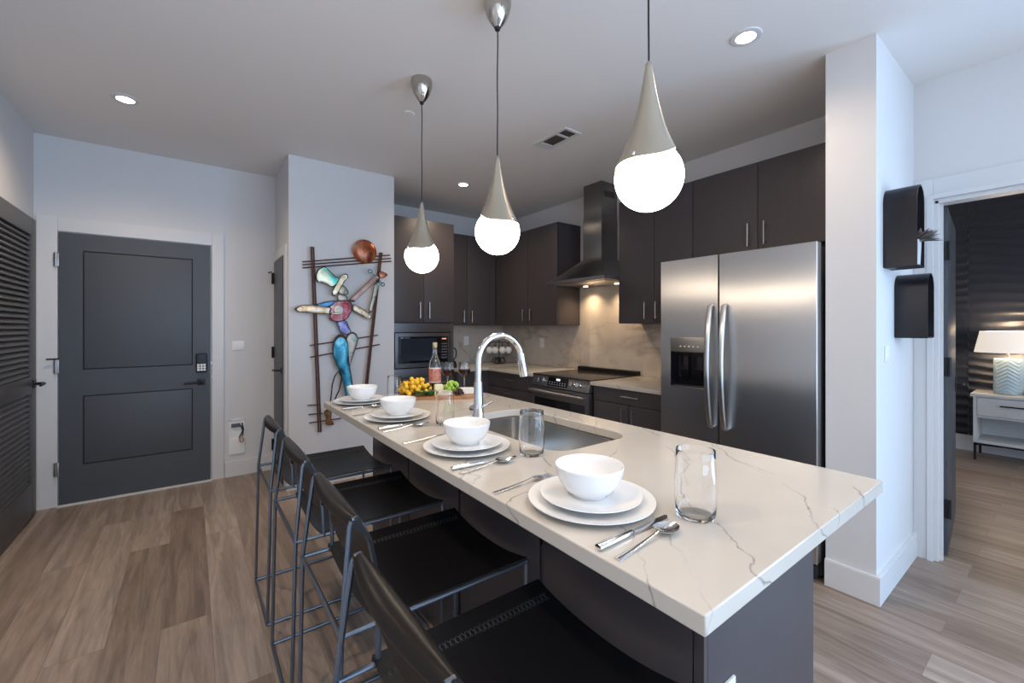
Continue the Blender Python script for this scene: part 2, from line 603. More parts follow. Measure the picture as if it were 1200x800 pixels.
# slab built round the two recessed panels
px0, px1 = -0.662, 0.006
for d in ((X0, px0, 0.012, ZD), (px1, X1, 0.012, ZD), (px0, px1, 0.012, 0.29), (px0, px1, 0.812, 1.008), (px0, px1, 1.908, ZD)):
    box_(b, d[0], d[1], FY, YB - 0.001, d[2], d[3])
obj('door_slab', b, 'door', ed)
for z0, z1 in ((0.29, 0.812), (1.008, 1.908)):
    b = B()
    box_(b, px0 + 0.008, px1 - 0.008, FY + 0.003, YB - 0.004, z0 + 0.008, z1 - 0.008, 0.002)
    obj('panel', b, 'door', ed)
    b = B()
    box_(b, px0, px1, FY + 0.012, YB - 0.003, z0, z1)
    obj('panel_groove', b, 'groove', ed)
for z, st in ((0.28, 0), (1.04, 1), (1.83, 0)):
    hinge(ed, X0 - 0.012, FY, z, 'Y', 'nickel', bool(st))
b = B()
box_(b, 0.026, 0.104, FY - 0.028, FY, 0.945, 1.108, 0.016, seg=3)
kp = obj('keypad_lock', b, 'black', ed)
b = B()
for r in range(3):
    for c in range(3):
        box_(b, 0.035 + c * 0.0215, 0.052 + c * 0.0215, FY - 0.031, FY - 0.027, 0.958 + r * 0.021, 0.975 + r * 0.021, 0.002)
obj('keypad_buttons', b, 'white_plastic', kp)
b = B()
box_(b, 0.036, 0.092, FY - 0.008, FY, 0.835, 0.892, 0.003)
tube_(b, [(0.064, FY, 0.863), (0.064, FY - 0.045, 0.863), (0.05, FY - 0.052, 0.863), (-0.055, FY - 0.052, 0.858)], [0.011, 0.011, 0.010, 0.008], 10)
obj('door_handle', b, 'black', ed)
b = B()
for z in (0.90, 1.02):
    box_(b, X1 + 0.002, X1 + 0.012, FY - 0.001, FY + 0.006, z - 0.012, z + 0.012)
obj('strike', b, 'nickel', ed)
b = B()
for x0, x1, z0, z1 in ((-0.905, X0 - 0.006, 0, 2.15), (X1 + 0.012, 0.226, 0, 2.15), (X0 - 0.006, X1 + 0.012, ZD + 0.008, 2.15)):
    box_(b, x0, x1, YB - 0.016, YB, z0, z1, 0.003)
box_(b, X0 - 0.008, X1 + 0.012, FY - 0.02, YB, 0, 0.012)
o = obj('trim_2', b, 'trim')
o['kind'] = 'structure'

# louvered closet door on the left wall
cd = thing('door_3', 'x', 'door', (0, 0, 0))
del cd['label'], cd['category']
cd['kind'] = 'structure'
LX = XL + 0.034
b = B()
y0, y1, zt = 3.60, 4.455, 2.085
for d in ((y0, y0 + 0.11, 0.012, zt), (y1 - 0.11, y1, 0.012, zt), (y0 + 0.11, y1 - 0.11, 0.012, 0.25), (y0 + 0.11, y1 - 0.11, 0.87, 0.99), (y0 + 0.11, y1 - 0.11, 1.965, zt)):
    box_(b, XL + 0.001, LX, d[0], d[1], d[2], d[3], 0.0015)
obj('door_slab', b, 'louver', cd)
for za, zb in ((0.25, 0.87), (0.99, 1.965)):
    b = B()
    n = int((zb - za) / 0.036)
    for i in range(n):
        z = za + (i + 0.5) * (zb - za) / n
        vs = []
        for yy in (y0 + 0.11, y1 - 0.11):
            q = [(XL + 0.006, z + 0.018), (XL + 0.010, z + 0.022), (LX - 0.003, z - 0.012), (LX - 0.007, z - 0.016)]
            vs.append([b.verts.new((x, yy, zz)) for x, zz in q])
        for k in range(4):
            b.faces.new((vs[0][k], vs[0][(k + 1) % 4], vs[1][(k + 1) % 4], vs[1][k]))
    obj('louver_slats', b, 'louver', cd)
b = B()
box_(b, LX, LX + 0.008, 4.372, 4.428, 0.905, 0.962, 0.002)
tube_(b, [(LX, 4.40, 0.933), (LX + 0.045, 4.40, 0.933), (LX + 0.052, 4.385, 0.933), (LX + 0.052, 4.30, 0.928)], [0.011, 0.011, 0.010, 0.008], 10)
obj('door_handle', b, 'black', cd)
b = B()
box_(b, XL, XL + 0.018, 4.462, 4.543, 0, 2.10, 0.003)
o = obj('trim_3', b, 'trim')
o['kind'] = 'structure'
baseboard('baseboard_closet', (XL, XL + 0.016, 3.4, 3.595))

# narrow closet door in the side of the pillar
pd = thing('door_4', 'x', 'door', (0, 0, 0))
del pd['label'], pd['category']
pd['kind'] = 'structure'
boxobj('door_slab', (0.606, 0.629, 4.03, 4.475, 0.012, 1.93), 'door', pd, 0.002)
for z, st in ((1.78, True), (1.10, False), (0.25, False)):
    hinge(pd, 0.602, 4.482, z, 'X', 'black', st)
b = B()
box_(b, 0.598, 0.606, 4.05, 4.10, 0.94, 0.99, 0.002)
tube_(b, [(0.606, 4.075, 0.965), (0.56, 4.075, 0.965), (0.555, 4.09, 0.965), (0.555, 4.17, 0.962)], 0.008, 8)
obj('door_handle', b, 'black', pd)
b = B()
for d in ((3.935, 4.022, 0, 2.02), (4.49, 4.545, 0, 2.02), (4.022, 4.49, 1.94, 2.02)):
    box_(b, 0.614, 0.63, d[0], d[1], d[2], d[3], 0.003)
o = obj('trim_4', b, 'trim')
o['kind'] = 'structure'

# wall plates
b = B()
box_(b, 0.288, 0.378, YB - 0.007, YB, 1.125, 1.205, 0.003)
sw = tag(obj('light_switch', b, 'white_plastic'), 'white double rocker light switch on wall right of the entry door', 'light switch')
for x in (0.312, 0.354):
    b = B()
    box_(b, x - 0.010, x + 0.010, YB - 0.011, YB - 0.006, 1.142, 1.188, 0.002)
    obj('rocker', b, 'white_plastic', sw)
b = B()
box_(b, 2.765, 2.845, 0.588, 0.595, 1.155, 1.235, 0.003)
sw = tag(obj('light_switch', b, 'white_plastic'), 'white light switch on the bright side of the column below the arched shelves', 'light switch')
b = B()
box_(b, 2.788, 2.822, 0.584, 0.589, 1.17, 1.22, 0.002)
obj('rocker', b, 'white_plastic', sw)
lv = thing('media_panel', 'white low wall panel with small black module and dangling wires near entry door', 'electrical panel', (0, 0, 0))
b = B()
box_(b, 0.262, 0.386, YB - 0.010, YB, 0.195, 0.345, 0.003)
for d in ((0.262, 0.270, 0.345, 0.505), (0.378, 0.386, 0.345, 0.505), (0.262, 0.386, 0.497, 0.505)):
    box_(b, d[0], d[1], YB - 0.010, YB, d[2], d[3])
obj('cover', b, 'white_plastic', lv)
boxobj('back_plate', (0.270, 0.378, YB - 0.003, YB, 0.345, 0.497), 'white_plastic', lv)
boxobj('module', (0.280, 0.350, YB - 0.018, YB, 0.435, 0.468), mat('module_grey', (0.12, 0.13, 0.15), 0.5), lv, 0.003)
M['cable_orange'] = mat('orange_cable', (0.6, 0.22, 0.05), 0.5)
M['cable_blue'] = mat('navy_cable', (0.02, 0.035, 0.07), 0.5)
for pts, mm in (([(0.352, YB - 0.012, 0.45), (0.366, YB - 0.022, 0.40), (0.345, YB - 0.026, 0.355), (0.338, YB - 0.024, 0.34)], 'cable_blue'), ([(0.362, YB - 0.012, 0.47), (0.372, YB - 0.02, 0.41), (0.362, YB - 0.026, 0.35)], 'black_matte'), ([(0.362, YB - 0.026, 0.35), (0.340, YB - 0.03, 0.325), (0.350, YB - 0.03, 0.300), (0.375, YB - 0.028, 0.31), (0.368, YB - 0.028, 0.335)], 'cable_orange')):
    b = B()
    tube_(b, pts, 0.005, 8)
    obj('wire', b, mm, lv)


# ------------------------------------------------------------------ kitchen cabinets
def bar_handle(parent, p, axis, length, out, m='nickel', r=0.005, off=0.028):
    """bar pull centred at p; axis 'X','Y','Z' along; out = outward unit vector"""
    p = Vector(p)
    out = Vector(out)
    ax = {'X': Vector((1, 0, 0)), 'Y': Vector((0, 1, 0)), 'Z': Vector((0, 0, 1))}[axis]
    b = B()
    tube_(b, [p + out * off - ax * length / 2, p + out * off + ax * length / 2], r, 10)
    for s in (-0.38, 0.38):
        tube_(b, [p + ax * length * s, p + out * off + ax * length * s], r * 0.9, 8)
    return obj('handle', b, m, parent)


def front(parent, name, plane, pos, a0, a1, z0, z1, handle=None, m='cabinet', t=0.019, gap=0.0022):
    """door or drawer front on plane X=pos (facing -X) or Y=pos (facing -Y)"""
    b = B()
    if plane == 'X':
        box_(b, pos, pos + t, a0 + gap, a1 - gap, z0 + gap, z1 - gap, 0.0012)
        out = (-1, 0, 0)
    else:
        box_(b, a0 + gap, a1 - gap, pos, pos + t, z0 + gap, z1 - gap, 0.0012)
        out = (0, -1, 0)
    d = obj(name, b, m, parent)
    if handle:
        kind, a, z, ln = handle
        p = (pos, a, z) if plane == 'X' else (a, pos, z)
        bar_handle(d, p, 'Z' if kind == 'v' else ('Y' if plane == 'X' else 'X'), ln, out)
    return d


UX = 3.04
G = 0.02
# uppers on the right wall, above and beside the fridge
c = thing('wall_cabinet', 'dark wall cabinet with two doors above the steel refrigerator', 'cabinet', (0, 0, 0), group='dark wall cabinets')
boxobj('body', (UX + G, XR - 0.001, 0.802, 1.773, 1.845, 2.44), 'cabinet_inner', c)
front(c, 'door', 'X', UX, 0.802, 1.309, 1.845, 2.44, ('v', 1.262, 1.955, 0.155))
front(c, 'door', 'X', UX, 1.309, 1.773, 1.845, 2.44, ('v', 1.365, 1.955, 0.155))
c = thing('wall_cabinet', 'dark wall cabinet with two tall doors between range hood and refrigerator', 'cabinet', (0, 0, 0), group='dark wall cabinets')
boxobj('body', (UX + G, XR - 0.001, 1.774, 2.477, 1.362, 2.44), 'cabinet', c)
front(c, 'door', 'X', UX, 1.774, 2.112, 1.362, 2.44, ('v', 2.085, 1.47, 0.14))
front(c, 'door', 'X', UX, 2.112, 2.477, 1.362, 2.44, ('v', 2.19, 1.47, 0.14))
c = thing('wall_cabinet', 'dark wall cabinet with two tall doors left of the steel range hood', 'cabinet', (0, 0, 0), group='dark wall cabinets')
boxobj('body', (UX + G, XR - 0.001, 3.277, 4.40, 1.355, 2.43), 'cabinet', c)
front(c, 'door', 'X', UX, 3.277, 3.765, 1.355, 2.43, ('v', 3.70, 1.47, 0.14))
front(c, 'door', 'X', UX, 3.765, 4.30, 1.355, 2.43, ('v', 3.83, 1.47, 0.14))
boxobj('filler', (UX + 0.004, UX + 0.02, 4.302, 4.40, 1.355, 2.43), 'cabinet', c)
c = thing('wall_cabinet', 'dark wall cabinet with two doors beside the tall microwave cabinet', 'cabinet', (0, 0, 0), group='dark wall cabinets')
boxobj('body', (2.31, XR - 0.001, 4.40 + G, YK - 0.001, 1.355, 2.43), 'cabinet', c)
front(c, 'door', 'Y', 4.40, 2.31, 2.625, 1.355, 2.43, ('v', 2.57, 1.46, 0.14))
front(c, 'door', 'Y', 4.40, 2.625, 2.96, 1.355, 2.43, ('v', 2.68, 1.46, 0.14))
boxobj('filler', (2.962, 3.036, 4.404, 4.42, 1.355, 2.43), 'cabinet', c)

# tall microwave cabinet
TY = 4.15
c = thing('tall_cabinet', 'tall dark cabinet beside the white pillar holding the built-in microwave', 'cabinet', (0, 0, 0))
b = B()
box_(b, 1.525, 2.308, TY + G, YK - 0.001, 0.10, 0.905)
box_(b, 1.525, 2.308, TY + G, YK - 0.001, 1.375, 2.46)
box_(b, 1.525, 1.60, TY + G, YK - 0.001, 0.905, 1.375)
box_(b, 2.268, 2.308, TY + G, YK - 0.001, 0.905, 1.375)
box_(b, 1.525, 2.308, TY + 0.08, YK - 0.001, 0.0, 0.10)
obj('body', b, 'cabinet', c)
front(c, 'door', 'Y', TY, 1.53, 1.951, 1.385, 2.46, ('v', 1.90, 1.51, 0.17))
front(c, 'door', 'Y', TY, 1.951, 2.308, 1.385, 2.46, ('v', 2.005, 1.51, 0.17))
front(c, 'drawer', 'Y', TY, 1.53, 1.93, 0.50, 0.81, ('h', 1.73, 0.74, 0.16))
front(c, 'drawer', 'Y', TY, 1.93, 2.308, 0.50, 0.81, ('h', 2.12, 0.74, 0.16))
front(c, 'drawer', 'Y', TY, 1.53, 2.308, 0.10, 0.50, ('h', 1.92, 0.43, 0.16))
mw = thing('microwave', 'built-in steel and black glass microwave with wide trim frame', 'microwave', (0, 0, 0))
b = B()
for d in ((1.53, 2.30, 1.28, 1.372), (1.53, 2.30, 0.815, 0.905), (1.53, 1.625, 0.905, 1.28), (2.262, 2.30, 0.905, 1.28)):
    box_(b, d[0], d[1], TY - 0.004, TY + 0.016, d[2], d[3], 0.001)
obj('trim_frame', b, 'microwave_trim', mw)
b = B()
box_(b, 1.635, 2.255, TY - 0.006, TY + 0.35, 0.915, 1.272, 0.004)
obj('body', b, 'microwave_trim', mw)
b = B()
box_(b, 1.665, 2.225, TY - 0.014, TY - 0.005, 0.96, 1.235, 0.003)
dr = obj('door', b, 'black_glass', mw)
b = B()
for r in range(6):
    for k in range(3):
        box_(b, 2.152 + k * 0.022, 2.166 + k * 0.022, TY - 0.0155, TY - 0.0135, 1.00 + r * 0.03, 1.012 + r * 0.03)
obj('keypad_buttons', b, mat('dim_grey_print', (0.16, 0.17, 0.19), 0.5), mw)
b = B()
box_(b, 2.155, 2.205, TY - 0.0155, TY - 0.0135, 1.203, 1.215)
obj('clock_display', b, mat('clock_glow', (0.3, 0.1, 0.05), 0.5, emit=(1, 0.45, 0.3), es=0.8), mw)
boxobj('window', (1.69, 2.09, TY - 0.0155, TY - 0.0135, 0.985, 1.215), mat('dark_window_glass', (0.022, 0.03, 0.042), 0.1), mw, 0.0)

# base cabinets
KZ = 0.875
BX = 2.70
c = thing('base_cabinet', 'low dark corner cabinet under the rear wall counter near tall cabinet', 'cabinet', (0, 0, 0))
boxobj('body', (2.31, XR - 0.001, 4.06 + G, YK - 0.001, 0.1, KZ - 0.032), 'cabinet', c)
front(c, 'door', 'Y', 4.06, 2.312, 2.50, 0.1, KZ - 0.034)
front(c, 'door', 'Y', 4.06, 2.50, 2.715, 0.1, KZ - 0.034)
c = thing('base_cabinet', 'low dark three-drawer cabinet left of the steel range', 'cabinet', (0, 0, 0))
boxobj('body', (BX + G + 0.001, XR - 0.001, 3.255, 4.058, 0.1, KZ - 0.032), 'cabinet', c)
for z0, z1 in ((0.1, 0.40), (0.40, 0.68), (0.68, KZ - 0.034)):
    front(c, 'drawer', 'X', BX, 3.257, 4.058, z0, z1, ('h', 3.62, z1 - 0.055 if z1 < 0.8 else 0.775, 0.16))
c = thing('base_cabinet', 'low dark cabinet with drawer and two doors between range and refrigerator', 'cabinet', (0, 0, 0))
boxobj('body', (BX + G, XR - 0.001, 1.76, 2.482, 0.1, KZ - 0.032), 'cabinet', c)
front(c, 'drawer', 'X', BX, 1.762, 2.46, 0.725, KZ - 0.034, ('h', 2.08, 0.79, 0.16))
front(c, 'door', 'X', BX, 1.762, 2.105, 0.1, 0.725, ('v', 2.055, 0.62, 0.16))
front(c, 'door', 'X', BX, 2.105, 2.46, 0.1, 0.725, ('v', 2.155, 0.62, 0.16))
b = B()
box_(b, 2.68, XR - 0.001, 3.257, 4.04, KZ - 0.03, KZ, 0.002)
box_(b, 2.310, XR - 0.001, 4.04, YK - 0.001, KZ - 0.03, KZ, 0.002)
tag(obj('countertop', b, 'quartz'), 'L-shaped pale stone countertop in the kitchen corner left of the range', 'countertop')
b = B()
box_(b, 2.68, XR - 0.001, 1.755, 2.484, KZ - 0.03, KZ, 0.002)
tag(obj('countertop', b, 'quartz'), 'short pale stone countertop between the range and the refrigerator', 'countertop')
# toe kicks
struct('trim_5', [(BX + 0.07, XR, 1.76, 2.47, 0, 0.1), (BX + 0.07, XR, 3.26, 4.2, 0, 0.1), (2.31, XR, 4.2, YK, 0, 0.1)], 'cabinet_inner')
# backsplash
b = B()
box_(b, XR - 0.012, XR, 1.74, 2.477, KZ + 0.001, 1.36)
box_(b, XR - 0.012, XR, 2.478, 3.276, KZ + 0.001, 1.80)
box_(b, XR - 0.012, XR, 3.277, YK - 0.012, KZ + 0.001, 1.353)
box_(b, 2.31, XR - 0.001, YK - 0.012, YK, KZ + 0.001, 1.353)
o = obj('wall_backsplash', b, 'marble')
o['kind'] = 'structure'


def outlet(x, y, z, plane, label, sc=1.0):
    b = B()
    if plane == 'Y':
        box_(b, x - 0.036, x + 0.036, y - 0.006, y, z - 0.058, z + 0.058, 0.003)
    else:
        box_(b, x - 0.006, x, y - 0.036, y + 0.036, z - 0.058, z + 0.058, 0.003)
    o = tag(obj('power_outlet', b, 'white_plastic'), label, 'outlet')
    for dz in (-0.022, 0.022):
        b = B()
        if plane == 'Y':
            box_(b, x - 0.015, x + 0.015, y - 0.008, y - 0.005, z + dz - 0.013, z + dz + 0.013, 0.002)
        else:
            box_(b, x - 0.008, x - 0.005, y - 0.015, y + 0.015, z + dz - 0.013, z + dz + 0.013, 0.002)
        obj('socket', b, 'white_plastic', o)


outlet(2.80, YK - 0.013, 1.16, 'Y', 'white outlet plate on the rear wall backsplash beside tall cabinet')
outlet(XR - 0.013, 3.90, 1.145, 'X', 'white outlet plate on the backsplash left of the range')
b = B()
box_(b, 0.91, 0.98, 0.468, 0.4745, 0.43, 0.543, 0.003)
o = tag(obj('power_outlet', b, 'white_plastic'), 'white outlet plate on the bluish end panel of the island', 'outlet')
for dz in (0.463, 0.508):
    b = B()
    box_(b, 0.93, 0.96, 0.465, 0.469, dz - 0.013, dz + 0.013, 0.002)
    obj('socket', b, 'white_plastic', o)

# range
rg = thing('range_oven', 'stainless slide-in range with black glass top, knobs and oven door', 'oven', (0, 0, 0))
RX, R0, R1 = 2.68, 2.488, 3.252
b = B()
box_(b, RX + 0.025, XR - 0.015, R0 + 0.002, R1 - 0.002, 0.03, 0.86)
obj('body', b, 'black_matte', rg)
b = B()
prism_(b, [(RX - 0.012, 0.775), (RX + 0.03, 0.775), (RX + 0.06, 0.874), (RX + 0.018, 0.874)], lambda u, v, w: (u, R0 + w, v), R1 - R0)
obj('control_panel', b, 'steel_dark', rg)
b = B()
box_(b, RX + 0.012, XR - 0.075, R0, R1, 0.868, 0.882, 0.003)
obj('cooktop', b, mat('cooktop_glass', (0.03, 0.026, 0.024), 0.16), rg)
b = B()
box_(b, XR - 0.075, XR - 0.013, R0 + 0.002, R1 - 0.002, 0.868, 0.918, 0.008)
for i in range(9):
    yy = R0 + 0.05 + i * (R1 - R0 - 0.1) / 8
    box_(b, XR - 0.079, XR - 0.074, yy - 0.03, yy + 0.03, 0.89, 0.905)
obj('rear_vent_trim', b, 'black', rg)
tilt = Vector((-0.957, 0, 0.29))
for y in (R1 - 0.085, R1 - 0.16, R0 + 0.20, R0 + 0.125):
    pc = Vector((RX - 0.012 + 0.030 * 0.5, y, 0.825))
    b = B()
    tube_(b, [pc, pc + tilt * 0.008, pc + tilt * 0.009, pc + tilt * 0.032], [0.027, 0.027, 0.021, 0.019], 20)
    k = obj('knob', b, 'chrome', rg)
b = B()
prism_(b, [(RX - 0.009, 0.787), (RX + 0.01, 0.787), (RX + 0.034, 0.866), (RX + 0.012, 0.866)], lambda u, v, w: (u, R0 + 0.265 + w, v), 0.265)
dp = obj('display_panel', b, 'black_glass', rg)
b = B()
for i in range(7):
    for j in range(2):
        z = 0.803 + 0.018 * j
        x = RX - 0.0105 + (z - 0.787) * 0.27
        box_(b, x - 0.002, x + 0.002, R0 + 0.29 + i * 0.034, R0 + 0.302 + i * 0.034, z - 0.003, z + 0.003)
obj('display_marks', b, mat('panel_print', (0.45, 0.47, 0.5), 0.5), dp)
b = B()
z = 0.848
x = RX - 0.0115 + (z - 0.787) * 0.27
box_(b, x - 0.002, x + 0.002, R0 + 0.37, R0 + 0.415, z - 0.009, z + 0.009)
obj('clock_display', b, mat('clock_white', (0.5, 0.5, 0.5), 0.5, emit=(0.8, 0.9, 1), es=1.0), dp)
b = B()
box_(b, RX - 0.006, RX + 0.024, R0 + 0.004, R1 - 0.004, 0.66, 0.765, 0.003)
box_(b, RX - 0.006, RX + 0.024, R0 + 0.004, R0 + 0.05, 0.27, 0.66)
box_(b, RX - 0.006, RX + 0.024, R1 - 0.05, R1 - 0.004, 0.27, 0.66)
box_(b, RX - 0.006, RX + 0.024, R0 + 0.05, R1 - 0.05, 0.27, 0.30)
od = obj('oven_door', b, 'steel_dark', rg)
boxobj('oven_window', (RX - 0.007, RX + 0.02, R0 + 0.05, R1 - 0.05, 0.30, 0.66), 'black_glass', od)
b = B()
tube_(b, [(RX - 0.006, R0 + 0.05, 0.725), (RX - 0.045, R0 + 0.05, 0.728)], 0.008, 8)
tube_(b, [(RX - 0.006, R1 - 0.05, 0.725), (RX - 0.045, R1 - 0.05, 0.728)], 0.008, 8)
tube_(b, [(RX - 0.048, R0 + 0.02, 0.73), (RX - 0.056, (R0 + R1) / 2, 0.73), (RX - 0.048, R1 - 0.02, 0.73)], 0.014, 12)
obj('handle', b, 'steel', od)
boxobj('drawer', (RX - 0.004, RX + 0.024, R0 + 0.004, R1 - 0.004, 0.08, 0.26), 'steel_dark', rg, 0.003)

# hood
hd = thing('range_hood', 'stainless pyramid range hood with tall square chimney and two lit lamps', 'range hood', (0, 0, 0))
HX, HY0, HY1, HZ = 2.87, 2.495, 3.258, 1.755
b = B()
box_(b, HX, XR - 0.013, HY0, HY1, HZ, HZ + 0.032, 0.002)
cx0, cy0, cy1 = 3.14, 2.765, 3.005
lo = [(HX + 0.004, HY0 + 0.004), (XR - 0.014, HY0 + 0.004), (XR - 0.014, HY1 - 0.004), (HX + 0.004, HY1 - 0.004)]
hi = [(cx0, cy0), (XR - 0.014, cy0), (XR - 0.014, cy1), (cx0, cy1)]
zs = [HZ + 0.032, HZ + 0.25]
prev = None
for k in range(7):
    t = k / 6
    e = t ** 0.85
    ring = [b.verts.new((lo[i][0] * (1 - e) + hi[i][0] * e, lo[i][1] * (1 - e) + hi[i][1] * e, zs[0] + (zs[1] - zs[0]) * t)) for i in range(4)]
    if prev:
        for i in range(4):
            b.faces.new((prev[i], prev[(i + 1) % 4], ring[(i + 1) % 4], ring[i]))
    prev = ring
obj('canopy', b, 'steel_dark', hd, angle=20)
b = B()
box_(b, cx0, XR - 0.014, cy0, cy1, HZ + 0.245, 2.4, 0.001)
box_(b, cx0 + 0.004, XR - 0.014, cy0 + 0.004, cy1 - 0.004, 2.4, H - 0.001, 0.001)
ch = obj('chimney', b, 'steel_dark', hd)
b = B()
for i in range(5):
    box_(b, cx0 + 0.05, XR - 0.05, cy0 + 0.001, cy0 + 0.005, 2.60 + i * 0.012, 2.606 + i * 0.012)
obj('vent_slots', b, 'groove', ch)
boxobj('filter', (HX + 0.06, XR - 0.05, HY0 + 0.05, HY1 - 0.05, HZ - 0.006, HZ + 0.001), 'steel', hd, 0.002)
for i, y in enumerate((HY0 + 0.18, HY1 - 0.18)):
    b = B()
    lathe_(b, [(0, -0.004), (0.020, -0.003), (0.023, 0), (0.0, 0.0)], 20, (XR - 0.13, y, HZ - 0.006))
    obj('lamp', b, 'hood_lens', hd)
    s = spot('hood_lamp_light', (XR - 0.13, y, HZ - 0.016), 10.0, (1.0, 0.70, 0.42), 2.3, 0.9, 0.02)
    s.parent = hd

# refrigerator
rf = thing('refrigerator', 'stainless side-by-side refrigerator with ice dispenser and bowed handles', 'refrigerator', (0, 0, 0))
FX = 2.58
b = B()
box_(b, FX + 0.07, XR - 0.02, 0.822, 1.738, 0.02, 1.755, 0.004)
for x, y in ((FX + 0.1, 0.85), (FX + 0.1, 1.7)):
    tube_(b, [(x, y, 0.0), (x, y, 0.03)], 0.018, 12)
obj('body', b, 'fridge_side', rf)
boxobj('kick_grille', (FX + 0.02, FX + 0.069, 0.83, 1.73, 0.025, 0.085), 'black_matte', rf, 0.003)


def fdoor(y0, y1, hole=None):
    b = B()
    if hole:
        a0, a1, z0, z1 = hole
        for d in ((y0, a0, 0.1, 1.774), (a1, y1, 0.1, 1.774), (a0, a1, 0.1, z0), (a0, a1, z1, 1.774)):
            box_(b, FX, FX + 0.062, d[0], d[1], d[2], d[3])
        bmesh.ops.remove_doubles(b, verts=b.verts, dist=1e-5)
    else:
        box_(b, FX, FX + 0.062, y0, y1, 0.1, 1.774, 0.006, seg=3)
    return obj('door', b, 'steel', rf)


d1 = fdoor(0.822, 1.334)
hole = (1.405, 1.665, 0.93, 1.262)
d2 = fdoor(1.342, 1.738, hole)
for dd, yy in ((d1, 1.293), (d2, 1.380)):
    b = B()
    P = []
    for k in range(13):
        t = k / 12
        z = 1.455 - 0.735 * t
        P.append((FX - 0.022 - 0.042 * math.sin(PI * t) ** 0.8, yy, z))
    P = [(FX + 0.0, yy, 1.462)] + P + [(FX + 0.0, yy, 0.713)]
    tube_(b, P, 0.0145, 12, flat=(1.1, 0.8))
    obj('handle', b, 'steel', dd)
dp = thing('ice_dispenser', 'x', 'x')
del dp['category'], dp['label']
dp.parent = rf
a0, a1, z0, z1 = hole
boxobj('control_strip', (FX - 0.003, FX + 0.02, a0, a1, 1.168, z1), 'nickel', dp, 0.002)
b = B()
box_(b, FX + 0.055, FX + 0.061, a0, a1, z0, 1.168)
box_(b, FX + 0.001, FX + 0.06, a0, a0 + 0.006, z0, 1.168)
box_(b, FX + 0.001, FX + 0.06, a1 - 0.006, a1, z0, 1.168)
box_(b, FX + 0.001, FX + 0.06, a0, a1, 1.16, 1.168)
obj('recess', b, 'black_glass', dp)
boxobj('drip_tray', (FX - 0.004, FX + 0.058, a0, a1, z0, z0 + 0.012), 'nickel', dp, 0.002)
b = B()
box_(b, FX + 0.03, FX + 0.054, a0 + 0.05, a0 + 0.12, 1.0, 1.14, 0.008)
box_(b, FX + 0.03, FX + 0.054, a0 + 0.15, a0 + 0.22, 1.0, 1.14, 0.008)
obj('paddle', b, 'black_glass', dp)
b = B()
for k in range(5):
    box_(b, FX - 0.0045, FX - 0.0025, a0 + 0.06 + k * 0.03, a0 + 0.07 + k * 0.03, 1.20, 1.208)
obj('touch_buttons', b, 'white_plastic', dp)

# ------------------------------------------------------------------ island
IX0, IX1, IY0, IY1 = 0.585, 1.485, 0.322, 2.526
IZ = 0.915
isl = thing('kitchen_island', 'dark island base with bluish end panel under the long veined counter', 'kitchen island', (0, 0, 0))
b = B()
box_(b, 0.865, 1.44, 0.50, 2.50, 0.09, 0.655)
box_(b, 0.865, 1.44, 0.50, 1.00, 0.655, IZ - 0.033)
box_(b, 0.865, 1.44, 1.745, 2.50, 0.655, IZ - 0.033)
box_(b, 0.90, 1.39, 0.52, 2.48, 0, 0.09)
obj('body', b, 'cabinet', isl)
boxobj('end_panel', (0.872, 1.462, 0.475, 0.498, 0.0, IZ - 0.0325), 'cabinet', isl, 0.001)
boxobj('end_panel', (0.857, 1.462, 2.501, 2.52, 0.0, IZ - 0.0325), 'cabinet', isl, 0.001)
boxobj('corner_strip', (0.857, 0.8705, 0.475, 0.498, 0.0, IZ - 0.0325), 'cabinet', isl, 0.001)
ys = [0.5, 0.99, 1.005, 1.49, 1.505, 1.99, 2.005, 2.50]
for k in range(0, 8, 2):
    boxobj('back_panel', (0.857, 0.864, ys[k] + 0.001, ys[k + 1] - 0.001, 0.0, IZ - 0.0325), 'cabinet', isl, 0.001)
for y0, y1 in ((0.51, 1.0), (1.0, 1.375), (1.375, 1.75), (1.75, 2.49)):
    front(isl, 'door', 'X', 1.442, y0, y1, 0.1, IZ - 0.036, None, t=0.018)


def sup(cx, cy, hx, hy, r, n=8):
    pts = []
    for qx, qy, a0 in ((1, 1, 0), (-1, 1, 90), (-1, -1, 180), (1, -1, 270)):
        for k in range(n + 1):
            a = math.radians(a0 + 90 * k / n)
            pts.append((cx + qx * (hx - r) + r * math.cos(a), cy + qy * (hy - r) + r * math.sin(a)))
    return pts


SX, SY, SHX, SHY, SR = 1.147, 1.375, 0.194, 0.345, 0.085
hole = sup(SX, SY, SHX, SHY, SR)
b = B()
nh = len(hole)


def outer_pt(p):
    dx, dy = p[0] - SX, p[1] - SY
    # project radially to the counter's rectangle
    t = []
    if dx > 0: t.append((IX1 - SX) / dx)
    if dx < 0: t.append((IX0 - SX) / dx)
    if dy > 0: t.append((IY1 - SY) / dy)
    if dy < 0: t.append((IY0 - SY) / dy)
    k = min(t)
    return (SX + dx * k, SY + dy * k)


outer = [outer_pt(p) for p in hole]
